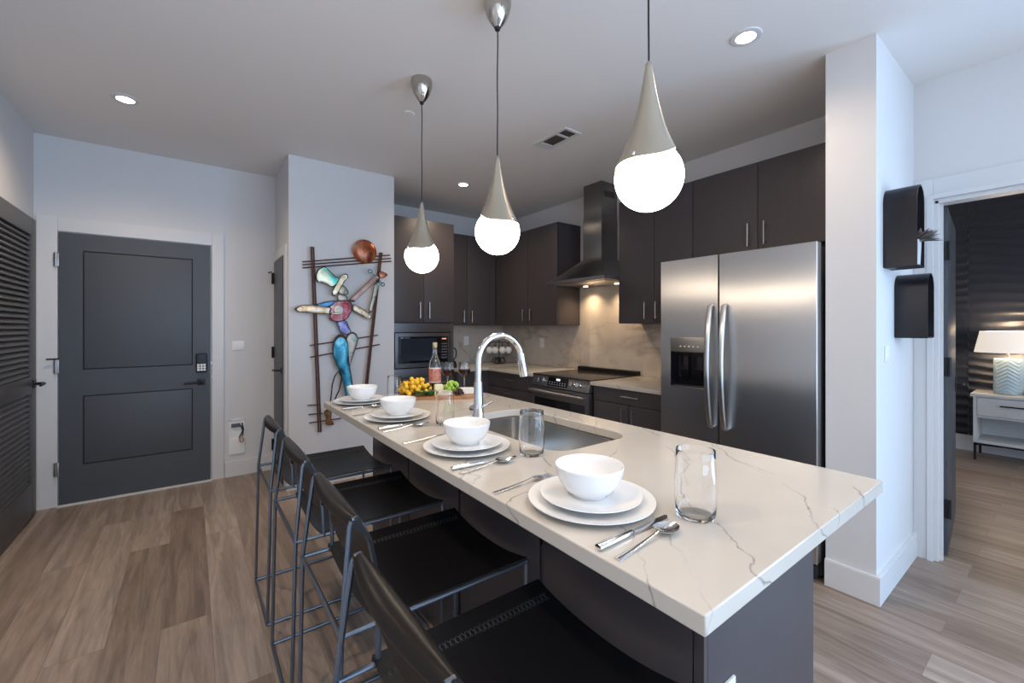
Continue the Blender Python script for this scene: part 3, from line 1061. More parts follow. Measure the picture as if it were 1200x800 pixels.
# snap the nearest outer point of each corner to the corner itself
for cx, cy in ((IX0, IY0), (IX1, IY0), (IX0, IY1), (IX1, IY1)):
    i = min(range(nh), key=lambda i: (outer[i][0] - cx) ** 2 + (outer[i][1] - cy) ** 2)
    outer[i] = (cx, cy)
zt, zb = IZ, IZ - 0.032
R_ = {}
for nm, pts, z in (('ht', hole, zt), ('ot', outer, zt), ('hb', hole, zb), ('ob', outer, zb)):
    R_[nm] = [b.verts.new((x, y, z)) for x, y in pts]
for i in range(nh):
    j = (i + 1) % nh
    b.faces.new((R_['ht'][i], R_['ht'][j], R_['ot'][j], R_['ot'][i]))
    b.faces.new((R_['hb'][i], R_['ob'][i], R_['ob'][j], R_['hb'][j]))
    b.faces.new((R_['ht'][i], R_['hb'][i], R_['hb'][j], R_['ht'][j]))
    b.faces.new((R_['ot'][i], R_['ot'][j], R_['ob'][j], R_['ob'][i]))
ct = tag(obj('island_countertop', b, 'quartz', angle=30), 'long pale stone countertop with thin grey veins and sink cut-out on the island', 'countertop')
bv = ct.modifiers.new('bevel', 'BEVEL')
bv.width = 0.0022
bv.segments = 2
bv.limit_method = 'ANGLE'
bv.angle_limit = math.radians(50)

# sink bowl, undermounted
b = B()
levels = [(0.006, zb - 0.001), (-0.002, zb - 0.004), (-0.006, zb - 0.12), (-0.012, zb - 0.19), (-0.035, zb - 0.212), (-0.10, zb - 0.216)]
rings = []
for off, z in levels:
    rings.append([b.verts.new((x, y, z)) for x, y in sup(SX, SY, SHX + off, SHY + off, max(0.02, SR + off))])
# outer shell
for off, z in [(-0.10, zb - 0.219), (-0.03, zb - 0.216), (-0.008, zb - 0.192), (-0.003, zb - 0.12), (0.002, zb - 0.006), (0.0075, zb - 0.0035)]:
    rings.append([b.verts.new((x, y, z)) for x, y in sup(SX, SY, SHX + off, SHY + off, max(0.02, SR + off))])
for k in range(len(rings)):
    k2 = (k + 1) % len(rings)
    if k == 5:
        continue
    for i in range(nh):
        j = (i + 1) % nh
        b.faces.new((rings[k][i], rings[k][j], rings[k2][j], rings[k2][i]))
b.faces.new(rings[5])
b.faces.new(rings[6][::-1])
sk = tag(obj('sink', b, 'steel_sink', angle=50), 'undermounted stainless steel sink bowl with rounded corners in the island', 'sink')
b = B()
lathe_(b, [(0, 0.004), (0.02, 0.003), (0.04, 0.004), (0.045, 0.001), (0.045, 0.0), (0.0, 0.0)], 24, (SX, SY + 0.1, zb - 0.2155))
obj('drain', b, 'chrome', sk)

# faucet
fc = thing('kitchen_faucet', 'tall chrome gooseneck faucet with pull-down head beside the sink', 'faucet', (0.898, 1.42, IZ))
b = B()
lathe_(b, [(0, 0), (0.027, 0), (0.027, 0.006), (0.0235, 0.012), (0.0225, 0.075), (0.019, 0.11), (0.0165, 0.20), (0.0, 0.20)], 24)
obj('base', b, 'chrome', fc)
b = B()
P = [(0, 0, 0.18), (0, 0, 0.235), (0.0, 0, 0.27)]
for k in range(1, 17):
    a = PI - (PI * 0.90) * k / 16
    P.append((0.107 + 0.107 * math.cos(a), 0, 0.272 + 0.108 * math.sin(a)))
xe, ze = P[-1][0], P[-1][2]
obj_neck = B()
tube_(obj_neck, P, 0.0128, 16)
b.free()
obj('neck', obj_neck, 'chrome', fc)
b = B()
d = Vector((0.20, 0, -1)).normalized()
p0 = Vector((xe, 0, ze))
tube_(b, [p0 - d * 0.004, p0, p0 + d * 0.004, p0 + d * 0.03, p0 + d * 0.085, p0 + d * 0.10], [0.0128, 0.0155, 0.0165, 0.0165, 0.0195, 0.0190], 20)
hdp = obj('spray_head', b, 'chrome', fc)
b = B()
tube_(b, [p0 + d * 0.098, p0 + d * 0.103], [0.0165, 0.016], 20)
obj('nozzle', b, 'black_matte', hdp)
b = B()
tube_(b, [(0, 0.015, 0.085), (0, 0.044, 0.085), (0, 0.047, 0.085)], [0.016, 0.016, 0.013], 20)
hub = obj('handle', b, 'chrome', fc)
b = B()
tube_(b, [(0.0, -0.018, 0.10), (0.02, -0.030, 0.112), (0.042, -0.036, 0.122)], [0.005, 0.0045, 0.004], 8)
obj('lever', b, 'chrome', fc)


# ------------------------------------------------------------------ tableware
def dinner_plate(r, h, nm, label, grp, loc):
    b = B()
    prof = [(0, 0.0035), (r * 0.55, 0.0035), (r * 0.62, 0.0045), (r * 0.70, h * 0.45), (r * 0.98, h), (r, h * 1.05), (r * 1.0, h * 0.90), (r * 0.70, h * 0.20), (r * 0.60, 0.0), (0, 0.0)]
    lathe_(b, prof, 64, (0, 0, 0))
    o = tag(obj(nm, b, 'porcelain', angle=60), label, 'plate', grp)
    o.location = loc
    return o


def bowl(loc, label):
    b = B()
    prof = [(0, 0.006), (0.034, 0.0065), (0.052, 0.017), (0.066, 0.038), (0.0725, 0.056), (0.0765, 0.0695), (0.0795, 0.0715), (0.0805, 0.069), (0.0785, 0.062), (0.0775, 0.056), (0.0745, 0.046), (0.070, 0.034), (0.058, 0.0155), (0.043, 0.006), (0.041, 0.0), (0.036, 0.0), (0.035, 0.003), (0, 0.003)]
    lathe_(b, prof, 128, (0, 0, 0), mod=lambda i, j: (0.0006 if (j % 2) else -0.0004) if 8 <= i <= 11 else 0)
    o = tag(obj('bowl', b, 'porcelain', angle=60), label, 'bowl', 'bowls on the island place settings')
    o.location = loc
    return o


def tumbler(loc, r, h, label):
    b = B()
    t = 0.0014
    prof = [(0, 0.007), (r * 0.80, 0.007), (r * 0.90, 0.012)]
    shape = lambda z: r * (0.93 + 0.07 * math.sin(PI * min(1, z / h * 1.15)) + (-0.03 if False else 0))
    for k in range(1, 10):
        z = 0.012 + (h - 0.014) * k / 9
        prof.append((shape(z) - t, z))
    prof += [(shape(h) - t * 0.5, h)]
    for k in range(9, -1, -1):
        z = 0.012 + (h - 0.014) * k / 9
        prof.append((shape(z), z))
    prof += [(r * 0.90, 0.002), (r * 0.84, 0.0), (0, 0.0)]
    lathe_(b, prof, 48, (0, 0, 0))
    o = tag(obj('glass_tumbler', b, 'glass', angle=60), label, 'glass', 'clear tumblers on the island')
    o.location = loc
    return o


def knife(loc, rot, label):
    t = thing('table_knife', label, 'knife', loc, rot, 'table knives on the island')
    b = B()
    tube_(b, [(0, 0, 0.007), (0.004, 0, 0.007), (0.05, 0, 0.0068), (0.098, 0, 0.0065), (0.104, 0, 0.0062)], [0.0075, 0.0085, 0.0082, 0.0070, 0.0055], 10, flat=(1, 0.75))
    obj('handle', b, 'flatware', t)
    b = B()
    pl = [(0.104, -0.004), (0.112, -0.0075), (0.19, -0.0105), (0.214, -0.009), (0.226, -0.001), (0.224, 0.004), (0.19, 0.006), (0.104, 0.004)]
    prism_(b, pl, lambda u, v, w: (u, v, 0.0035 + w), 0.0018)
    obj('blade', b, 'flatware', t)
    return t


def flat_utensil(name, loc, rot, label, grp, kind):
    t = thing(name, label, kind, loc, rot, grp)
    b = B()
    # handle: flat tapering strip that lifts towards the neck
    N_ = 14
    P = [(0.20 * 0.66 * k / (N_ - 1), 0, 0.0022 + 0.010 * (k / (N_ - 1)) ** 2) for k in range(N_)]
    Wd = [0.0078 - 0.0052 * (k / (N_ - 1)) ** 0.8 for k in range(N_)]
    tube_(b, P, Wd, 12, flat=(1, 0.32))
    if kind == 'spoon':
        obj('handle', b, 'flatware', t)
        b = B()
        nu, nv = 14, 10
        x0, ln, wd = 0.130, 0.068, 0.0215
        top = []
        for i in range(nu + 1):
            u = i / nu
            half = wd * (math.sin(PI * min(1, max(0, u)) ** 0.82) ** 0.62 if 0 < u < 1 else 0.0) + 0.0012
            row = []
            for j in range(nv + 1):
                v_ = -1 + 2 * j / nv
                depth = 0.0085 * math.sin(PI * u) * (1 - v_ * v_)
                row.append(Vector((x0 + ln * u, half * v_, 0.0125 - 0.002 * u - depth)))
            top.append(row)
        A = [[b.verts.new(p) for p in r] for r in top]
        Bt = [[b.verts.new(p - Vector((0, 0, 0.0012))) for p in r] for r in top]
        for i in range(nu):
            for j in range(nv):
                b.faces.new((A[i][j], A[i + 1][j], A[i + 1][j + 1], A[i][j + 1]))
                b.faces.new((Bt[i][j], Bt[i][j + 1], Bt[i + 1][j + 1], Bt[i + 1][j]))
        for i in range(nu):
            b.faces.new((A[i][0], Bt[i][0], Bt[i + 1][0], A[i + 1][0]))
            b.faces.new((A[i][nv], A[i + 1][nv], Bt[i + 1][nv], Bt[i][nv]))
        for j in range(nv):
            b.faces.new((A[0][j], A[0][j + 1], Bt[0][j + 1], Bt[0][j]))
            b.faces.new((A[nu][j], Bt[nu][j], Bt[nu][j + 1], A[nu][j + 1]))
        obj('spoon_bowl', b, 'flatware', t, angle=80)
    else:
        obj('handle', b, 'flatware', t)
        b = B()
        prism_(b, [(0.128, -0.003), (0.145, -0.011), (0.162, -0.0125), (0.162, 0.0125), (0.145, 0.011), (0.128, 0.003)], lambda u, v, w: (u, v, 0.0115 - (u - 0.128) * 0.16 + w), 0.0016)
        for k in range(4):
            y = -0.0105 + 0.007 * k
            tube_(b, [(0.160, y, 0.0072), (0.178, y, 0.0042), (0.200, y, 0.0058)], [0.0021, 0.0018, 0.0010], 8, flat=(1, 0.6))
        obj('tines', b, 'flatware', t)
    return t


PX_ = 0.748
rows = [(2.375, 'far end of the island by the wall sculpture', 'farthest'), (1.865, 'second from the wall sculpture', 'second from the pillar'), (1.255, 'beside the faucet', 'third from the pillar'), (0.692, 'nearest the camera', 'nearest')]
names = ['far corner by the sculpture', 'setting before the grapes', 'setting beside the faucet', 'near end of the counter']
for i, (y, _, _2) in enumerate(rows):
    dinner_plate(0.146, 0.016, 'dinner_plate', 'large white dinner plate under a salad plate, ' + names[i], 'large dinner plates on the island', (PX_, y, IZ + 0.0002))
    dinner_plate(0.117, 0.0135, 'salad_plate', 'smaller white plate under the bowl, ' + names[i], 'smaller plates on the island', (PX_, y, IZ + 0.0135))
    bowl((PX_ + 0.004, y + 0.008, IZ + 0.0175), 'white ridged cereal bowl on two plates, ' + names[i])
tn = ['clear glass tumbler in front of the yellow grapes', 'clear glass tumbler in front of the cheese board and green grapes', 'clear glass tumbler standing at the edge of the sink', 'clear glass tumbler nearest the camera, right of the near plate']
for i, (x, y, r, h) in enumerate(((0.925, 2.36, 0.039, 0.135), (0.862, 1.628, 0.040, 0.140), (0.882, 1.072, 0.0415, 0.142), (0.878, 0.506, 0.0435, 0.146))):
    tumbler((x, y, IZ + 0.0002), r, h, tn[i])
rr = math.radians
for i, (y, sc) in enumerate(((2.21, 0), (1.69, 0), (1.087, 0), (0.534, 0))):
    knife((0.597, y, IZ), rr([2, 1, -3, 1.5][i]), 'steel table knife laid beside the plates, ' + names[i])
    flat_utensil('table_spoon', (0.60, y - 0.042, IZ), rr([4, 5, 4, 3][i]), 'steel spoon lying next to the knife, ' + names[i], 'spoons on the island', 'spoon')
for i, y in enumerate((2.035, 1.438, 0.872)):
    flat_utensil('table_fork', (0.597, y, IZ), rr([3, 1, 3][i]), 'steel fork lying on the bare counter, ' + ['between the two farthest settings', 'between the middle two settings', 'between the two nearest settings'][i], 'forks on the island', 'fork')

# cheese board and what stands on and behind it
wm = M['board'] = mat('acacia_wood', (0.36, 0.15, 0.055), 0.45)
L(wm, mixc(wm, noise(wm, objcoords(wm, (2, 16, 4)), 5, 5, 0.6), (0.26, 0.10, 0.035), (0.50, 0.24, 0.10)), bsdf(wm).inputs['Base Color'])
BC = Vector((1.165, 2.285, IZ))
BR = math.radians(-30)
b = B()
pl = []
random.seed(3)
for k in range(40):
    a = 2 * PI * k / 40
    cx, sy = math.cos(a), math.sin(a)
    x = 0.225 * (abs(cx) ** 0.45) * (1 if cx > 0 else -1)
    y = 0.10 * (abs(sy) ** 0.45) * (1 if sy > 0 else -1)
    pl.append((x * (1 + random.uniform(-0.01, 0.01)), y * (1 + random.uniform(-0.04, 0.04))))
prism_(b, pl, lambda u, v, w: (u, v, w), 0.017)
bd = tag(obj('cheese_board', b, 'board'), 'brown wooden board carrying grapes and cheese on the island', 'cutting board')
bd.location = BC
bd.rotation_euler = (0, 0, BR)
TB = IZ + 0.0172


def onboard(u, v, z=0.0):
    return (BC.x + u * math.cos(BR) - v * math.sin(BR), BC.y + u * math.sin(BR) + v * math.cos(BR), TB + z)


M['grape_yellow'] = mat('yellow_grape', (0.86, 0.52, 0.035), 0.25, spec=0.6)
M['grape_green'] = mat('green_grape', (0.34, 0.52, 0.06), 0.22, spec=0.6)
M['grape_dark'] = mat('dark_grape', (0.045, 0.02, 0.03), 0.25, spec=0.6)
M['leaf'] = mat('green_leaf', (0.05, 0.16, 0.05), 0.45)
M['stem'] = mat('grape_stem', (0.16, 0.11, 0.035), 0.6)


def bunch(name, label, loc, rx, ry, rz, n, r, m, seed, heaped=1.0):
    random.seed(seed)
    t = thing(name, label, 'grapes', loc, BR)
    placed = []
    tries = 0
    while len(placed) < n and tries < 6000:
        tries += 1
        a = random.uniform(0, 2 * PI)
        q = math.sqrt(random.random())
        x, y = rx * q * math.cos(a), ry * q * math.sin(a)
        hmax = rz * math.sqrt(max(0, 1 - q * q * 0.85))
        z = r + random.random() * max(0, hmax - r)
        if all((Vector((x, y, z)) - p).length > r * 1.55 for p in placed):
            placed.append(Vector((x, y, z)))
    for p in placed[:95]:
        b = B()
        sphere_(b, p, r * random.uniform(0.92, 1.06), 10, 8, (1, 1, 1.08))
        obj('grape', b, m, t)
    b = B()
    tube_(b, [(-rx * 0.6, 0, r * 0.6), (-rx * 0.2, 0, rz * 0.5), (rx * 0.3, 0, rz * 0.55), (rx * 0.6, 0.0, rz * 0.5)], 0.0025, 6)
    for p in placed[::3]:
        tube_(b, [p * 0.95, (p.x * 0.5, 0, rz * 0.5)], 0.001, 5)
    obj('stem', b, 'stem', t)
    return t


bunch('yellow_grapes', 'heaped bunch of yellow grapes at one end of the board', onboard(-0.135, 0.012), 0.088, 0.068, 0.098, 70, 0.0125, 'grape_yellow', 11)
bunch('green_grapes', 'bunch of pale green grapes heaped on the board behind a tumbler', onboard(0.075, 0.02), 0.042, 0.045, 0.082, 30, 0.0125, 'grape_green', 12)
bunch('dark_grapes', 'small cluster of dark grapes beside the white cheese wedge', onboard(0.120, -0.038), 0.03, 0.026, 0.042, 16, 0.0085, 'grape_dark', 13)
bunch('dark_grapes', 'small cluster of dark grapes between yellow grapes and cheese', onboard(-0.062, 0.02), 0.026, 0.03, 0.056, 14, 0.0095, 'grape_dark', 14)


def leafy(label, loc, seed, n=16, s=0.03):
    random.seed(seed)
    t = thing('herb_sprig', label, 'herbs', loc, BR)
    for k in range(n):
        b = B()
        a = random.uniform(0, 2 * PI)
        ln = s * random.uniform(0.7, 1.1)
        base = Vector((random.uniform(-0.022, 0.022), random.uniform(-0.022, 0.022), random.uniform(0.004, 0.02)))
        up = random.uniform(0.2, 0.9)
        d = Vector((math.cos(a), math.sin(a), up)).normalized()
        sd = Vector((-math.sin(a), math.cos(a), 0))
        nrm = d.cross(sd)
        mid = base + d * ln * 0.5 + nrm * 0.004
        w2 = ln * 0.38
        pts = [base, base + d * ln * 0.3 + sd * w2 * 0.85, mid + sd * w2, base + d * ln * 0.8 + sd * w2 * 0.6, base + d * ln, base + d * ln * 0.8 - sd * w2 * 0.6, mid - sd * w2, base + d * ln * 0.3 - sd * w2 * 0.85]
        top = [b.verts.new(p) for p in pts]
        bot = [b.verts.new(p - nrm * 0.0012) for p in pts]
        b.faces.new(top)
        b.faces.new(bot[::-1])
        for q in range(8):
            b.faces.new((top[q], bot[q], bot[(q + 1) % 8], top[(q + 1) % 8]))
        obj('leaf', b, 'leaf', t)
    return t


leafy('dark green leafy sprig in front of the yellow grapes', onboard(-0.085, -0.058), 5, 18, 0.034)
leafy('dark green leafy sprig beside the pale cheese cubes', onboard(-0.045, -0.045), 6, 18, 0.034)
M['cheese_white'] = mat('white_cheese', (0.80, 0.76, 0.66), 0.45)
M['cheese_yellow'] = mat('yellow_cheese', (0.80, 0.58, 0.20), 0.4)
b = B()
prism_(b, [(-0.05, -0.028), (0.05, -0.018), (0.045, 0.03), (-0.04, 0.03)], lambda u, v, w: (u, v, w), 0.034)
bmesh.ops.bevel(b, geom=list(b.edges), offset=0.003, segments=2, affect='EDGES')
o = tag(obj('cheese_wedge', b, 'cheese_white'), 'white rind cheese wedge at the faucet end of the board', 'cheese')
o.location = onboard(0.165, 0.015)
o.rotation_euler = (0, 0, BR)
b = B()
prism_(b, [(-0.028, -0.02), (0.03, -0.022), (0.026, 0.02), (-0.024, 0.022)], lambda u, v, w: (u * (1 - w * 2), v * (1 - w * 2), w), 0.058)
bmesh.ops.bevel(b, geom=list(b.edges), offset=0.003, segments=2, affect='EDGES')
o = tag(obj('cheese_wedge', b, mat('pale_cheese', (0.82, 0.70, 0.42), 0.45)), 'tall pale yellow cheese chunk in the middle of the board', 'cheese')
o.location = onboard(0.0, 0.012)
o.rotation_euler = (0, 0, BR + 0.3)
for k, (u, v_, z, s, lab) in enumerate(((-0.008, -0.048, 0, 0.019, 'yellow cheese cube at the front edge of the board, left of its pair'), (0.018, -0.050, 0, 0.018, 'yellow cheese cube at the front edge of the board, right of its pair'))):
    b = B()
    box_(b, -s / 2, s / 2, -s / 2, s / 2, 0, s, 0.002)
    o = tag(obj('cheese_cube', b, 'cheese_yellow'), lab, 'cheese', 'cheese cubes on the board')
    o.location = onboard(u, v_, z)
    o.rotation_euler = (0, 0, BR + 0.5 * k)

# wine bottle
bt = thing('wine_bottle', 'clear wine bottle with red label and cork behind the cheese board', 'wine bottle', (1.222, 2.44, IZ))
b = B()
prof = [(0, 0.01), (0.024, 0.008), (0.033, 0.012), (0.0335, 0.17), (0.030, 0.195), (0.018, 0.222), (0.0122, 0.24), (0.0115, 0.285), (0.0135, 0.287), (0.0145, 0.290), (0.0145, 0.300), (0.0138, 0.302)]
inner = prof
outer_ = [(0.0165, 0.302), (0.0168, 0.290), (0.0145, 0.285), (0.0148, 0.24), (0.021, 0.222), (0.0335, 0.197), (0.037, 0.17), (0.037, 0.006), (0.034, 0.0), (0, 0.0)]
lathe_(b, inner + outer_, 32)
obj('bottle_body', b, 'glass', bt)
b = B()
lathe_(b, [(0, 0.0105), (0.024, 0.0085), (0.0328, 0.0125), (0.0328, 0.085), (0.0, 0.085)], 32)
obj('wine', b, 'wine', bt)
b = B()
lathe_(b, [(0.0374, 0.075), (0.0378, 0.075), (0.0378, 0.155), (0.0374, 0.155), (0.0374, 0.075)], 32)
lm = mat('red_print_label', (0.5, 0.12, 0.07), 0.6)
L(lm, ramp(lm, noise(lm, objcoords(lm), 75, 3, 0.7), [(0.40, (0.30, 0.05, 0.03)), (0.5, (0.62, 0.30, 0.22)), (0.62, (0.50, 0.10, 0.05))]), bsdf(lm).inputs['Base Color'])
obj('bottle_label', b, lm, bt)
b = B()
lathe_(b, [(0.0374, 0.155), (0.0379, 0.155), (0.0379, 0.161), (0.0374, 0.161), (0.0374, 0.155)], 32)
lathe_(b, [(0.0374, 0.070), (0.0379, 0.070), (0.0379, 0.075), (0.0374, 0.075), (0.0374, 0.070)], 32)
obj('label_band', b, 'cheese_white', bt)
b = B()
lathe_(b, [(0, 0.285), (0.0110, 0.285), (0.0112, 0.300), (0.0140, 0.301), (0.0140, 0.318), (0, 0.319)], 20)
obj('cork', b, mat('cork', (0.60, 0.42, 0.24), 0.8), bt)


def wine_glass(loc, label, hgt=0.19):
    t = thing('wine_glass', label, 'wine glass', loc, 0, 'wine glasses behind the board')
    prof_o = [(0, 0), (0.034, 0), (0.0345, 0.002), (0.012, 0.006), (0.0042, 0.014), (0.0038, 0.085), (0.007, 0.092), (0.026, 0.105), (0.038, 0.125), (0.0405, 0.145), (0.037, 0.170), (0.0335, hgt)]
    prof_i = [(0.0322, hgt - 0.0004), (0.0357, 0.170), (0.039, 0.145), (0.0365, 0.126), (0.0245, 0.107), (0.006, 0.0955), (0, 0.0945)]
    b = B()
    lathe_(b, prof_o + prof_i, 32)
    obj('glass_body', b, 'glass', t)
    b = B()
    lathe_(b, [(0, 0.0948), (0.0058, 0.0959), (0.0243, 0.1073), (0.0362, 0.1263), (0.0385, 0.142), (0, 0.142)], 32)
    obj('wine', b, 'wine', t)


wine_glass((1.318, 2.452, IZ), 'stemmed glass of red wine right beside the bottle')
wine_glass((1.412, 2.402, IZ), 'stemmed glass of red wine between first wine glass and faucet')


# ------------------------------------------------------------------ counter stools
def make_stool(name, label, loc, rot=0.0):
    t = thing(name, label, 'stool', loc, rot, 'counter stools at the island')
    r = 0.0066
    xr, xf, w = -0.268, 0.282, 0.226
    wr = 0.220
    SZ = 0.600
    sup_path = {}
    for s in (1, -1):
        top = Vector((-0.240, s * (wr - 0.024), 0.862))
        b = B()
        tube_(b, [(xr - 0.012, s * (wr - 0.008), r), (xr, s * wr, SZ), (top.x - 0.002, top.y, 0.842), (top.x + 0.003, top.y, 0.855)], r, 10)
        obj('leg', b, 'rod', t)
        b = B()
        tube_(b, [(top.x + 0.003, top.y, 0.858), (top.x + 0.014, top.y, 0.860), (-0.215, top.y, 0.845), (-0.196, top.y + s * 0.006, 0.80), (-0.185, top.y + s * 0.013, 0.74), (-0.180, s * (wr - 0.004), 0.68), (-0.178, s * (wr + 0.003), SZ)], r * 0.95, 10)
        obj('back_support', b, 'rod', t)
        b = B()
        tube_(b, [(xr, s * wr, SZ), (xf, s * w, SZ)], r, 10)
        obj('seat_rail', b, 'rod', t)
        b = B()
        tube_(b, [(xf, s * w, SZ + r), (xf, s * (w - 0.008), r)], r, 10)
        obj('leg', b, 'rod', t)
        b = B()
        tube_(b, [(xr - 0.012, s * (wr - 0.008), r), (xf, s * (w - 0.008), r)], r, 10)
        obj('floor_runner', b, 'rod', t)
    for p, q in (((xr, -wr, SZ), (xr, wr, SZ)), ((xr - 0.012, -wr + 0.008, r), (xr - 0.012, wr - 0.008, r)), ((xf, -w + 0.008, r), (xf, w - 0.008, r)), ((xf, -w, 0.20), (xf, w, 0.20))):
        b = B()
        tube_(b, [p, q], r, 10)
        obj('crossbar', b, 'rod', t)
    # seat sling, wrapped over both side rails and sagging between them
    b = B()
    nx, ny = 14, 20
    sec = [(-1.035, SZ - 0.010), (-1.05, SZ + 0.0), (-1.035, SZ + 0.0095)]
    rowsT, rowsB = [], []
    for i in range(nx + 1):
        u = i / nx
        x = -0.188 + (0.286 + 0.188) * u
        A_, B_ = [], []
        for k in range(ny + 1):
            v_ = -1 + 2 * k / ny
            sag = 0.030 * (1 - abs(v_) ** 2.2) * (0.85 + 0.15 * u)
            z = SZ + 0.0125 - sag
            yy = v_ * w * (1.03 if v_ > 0 else 0.985)
            A_.append(b.verts.new((x, yy, z)))
            B_.append(b.verts.new((x, yy, z - 0.0042)))
        rowsT.append(A_)
        rowsB.append(B_)
    for i in range(nx):
        for k in range(ny):
            b.faces.new((rowsT[i][k], rowsT[i + 1][k], rowsT[i + 1][k + 1], rowsT[i][k + 1]))
            b.faces.new((rowsB[i][k], rowsB[i][k + 1], rowsB[i + 1][k + 1], rowsB[i + 1][k]))
        for k in (0, ny):
            b.faces.new((rowsT[i][k], rowsB[i][k], rowsB[i + 1][k], rowsT[i + 1][k]))
    for k in range(ny):
        for i in (0, nx):
            b.faces.new((rowsT[i][k], rowsT[i][k + 1], rowsB[i][k + 1], rowsB[i][k]))
    tube_(b, [(-0.188, w, SZ), (0.286, w, SZ)], 0.0108, 12)
    st = obj('seat', b, 'leather', t, angle=50)
    for s in (1,):
        b = B()
        n = 34
        for k in range(n):
            x = -0.175 + 0.445 * k / n
            for (xa, ya, xb, yb) in ((x, 0.165, x + 0.010, 0.188), (x + 0.010, 0.165, x, 0.188)):
                f = lambda yv: SZ + 0.011 - 0.030 * (1 - abs(yv / (w * 1.03)) ** 2.2)
                tube_(b, [(xa, s * ya, f(ya) + 0.001), ((xa + xb) / 2, s * (ya + yb) / 2, f((ya + yb) / 2) + 0.003), (xb, s * yb, f(yb) + 0.001)], 0.0018, 5)
        obj('lacing', b, 'lace', st)
    # back sling
    rod = [(0.866, -0.232), (0.845, -0.216), (0.80, -0.196), (0.74, -0.185), (0.68, -0.180), (0.64, -0.179)]

    def rodx(z):
        for (z1, x1), (z0, x0) in zip(rod, rod[1:]):
            if z0 <= z <= z1:
                return x0 + (x1 - x0) * (z - z0) / (z1 - z0)
        return rod[0][1] if z > rod[0][0] else rod[-1][1]
    b = B()
    nu = 24
    loops = []
    for i in range(nu + 1):
        u = -1 + 2 * i / nu
        c_ = 1 - abs(u) ** 2.0
        zb_ = 0.705 - 0.045 * (1 - abs(u) ** 3)
        zc_, xc_ = 0.850, -0.226 - 0.010 * c_
        rx_, rz_ = 0.013 + 0.014 * c_, 0.014 + 0.005 * c_
        pts = []
        for k in range(8):
            z = zb_ + (0.815 - zb_) * k / 7
            pts.append((rodx(z) + 0.0045, z))
        for k in range(15):
            a_ = math.radians(-15 + 275 * k / 14)
            pts.append((xc_ + rx_ * math.cos(a_), zc_ + rz_ * math.sin(a_)))
        for k in range(8):
            z = 0.812 + (zb_ - 0.812) * k / 7
            pts.append((rodx(z) - 0.0035, z))
        loops.append([b.verts.new((x, u * (wr - 0.018 + 0.020 * max(0, min(1, (0.85 - z) / 0.15))), z)) for x, z in pts])
    for i in range(nu):
        n = len(loops[0])
        for k in range(n):
            b.faces.new((loops[i][k], loops[i][(k + 1) % n], loops[i + 1][(k + 1) % n], loops[i + 1][k]))
    b.faces.new(loops[0])
    b.faces.new(loops[-1][::-1])
    obj('backrest', b, 'leather_back', t, angle=70)
    return t


for y, rz, lab in ((2.385, 0, 'farthest black leather counter stool, nearest the wall sculpture'), (1.815, 0, 'second black leather counter stool from the wall sculpture'), (1.262, 0, 'third black leather counter stool, its laced seat in full view'), (0.695, 0, 'nearest black leather counter stool with a wide shiny bronze back')):
    make_stool('counter_stool', lab, (0.502 if y < 0.8 else 0.548, y, 0), rz)

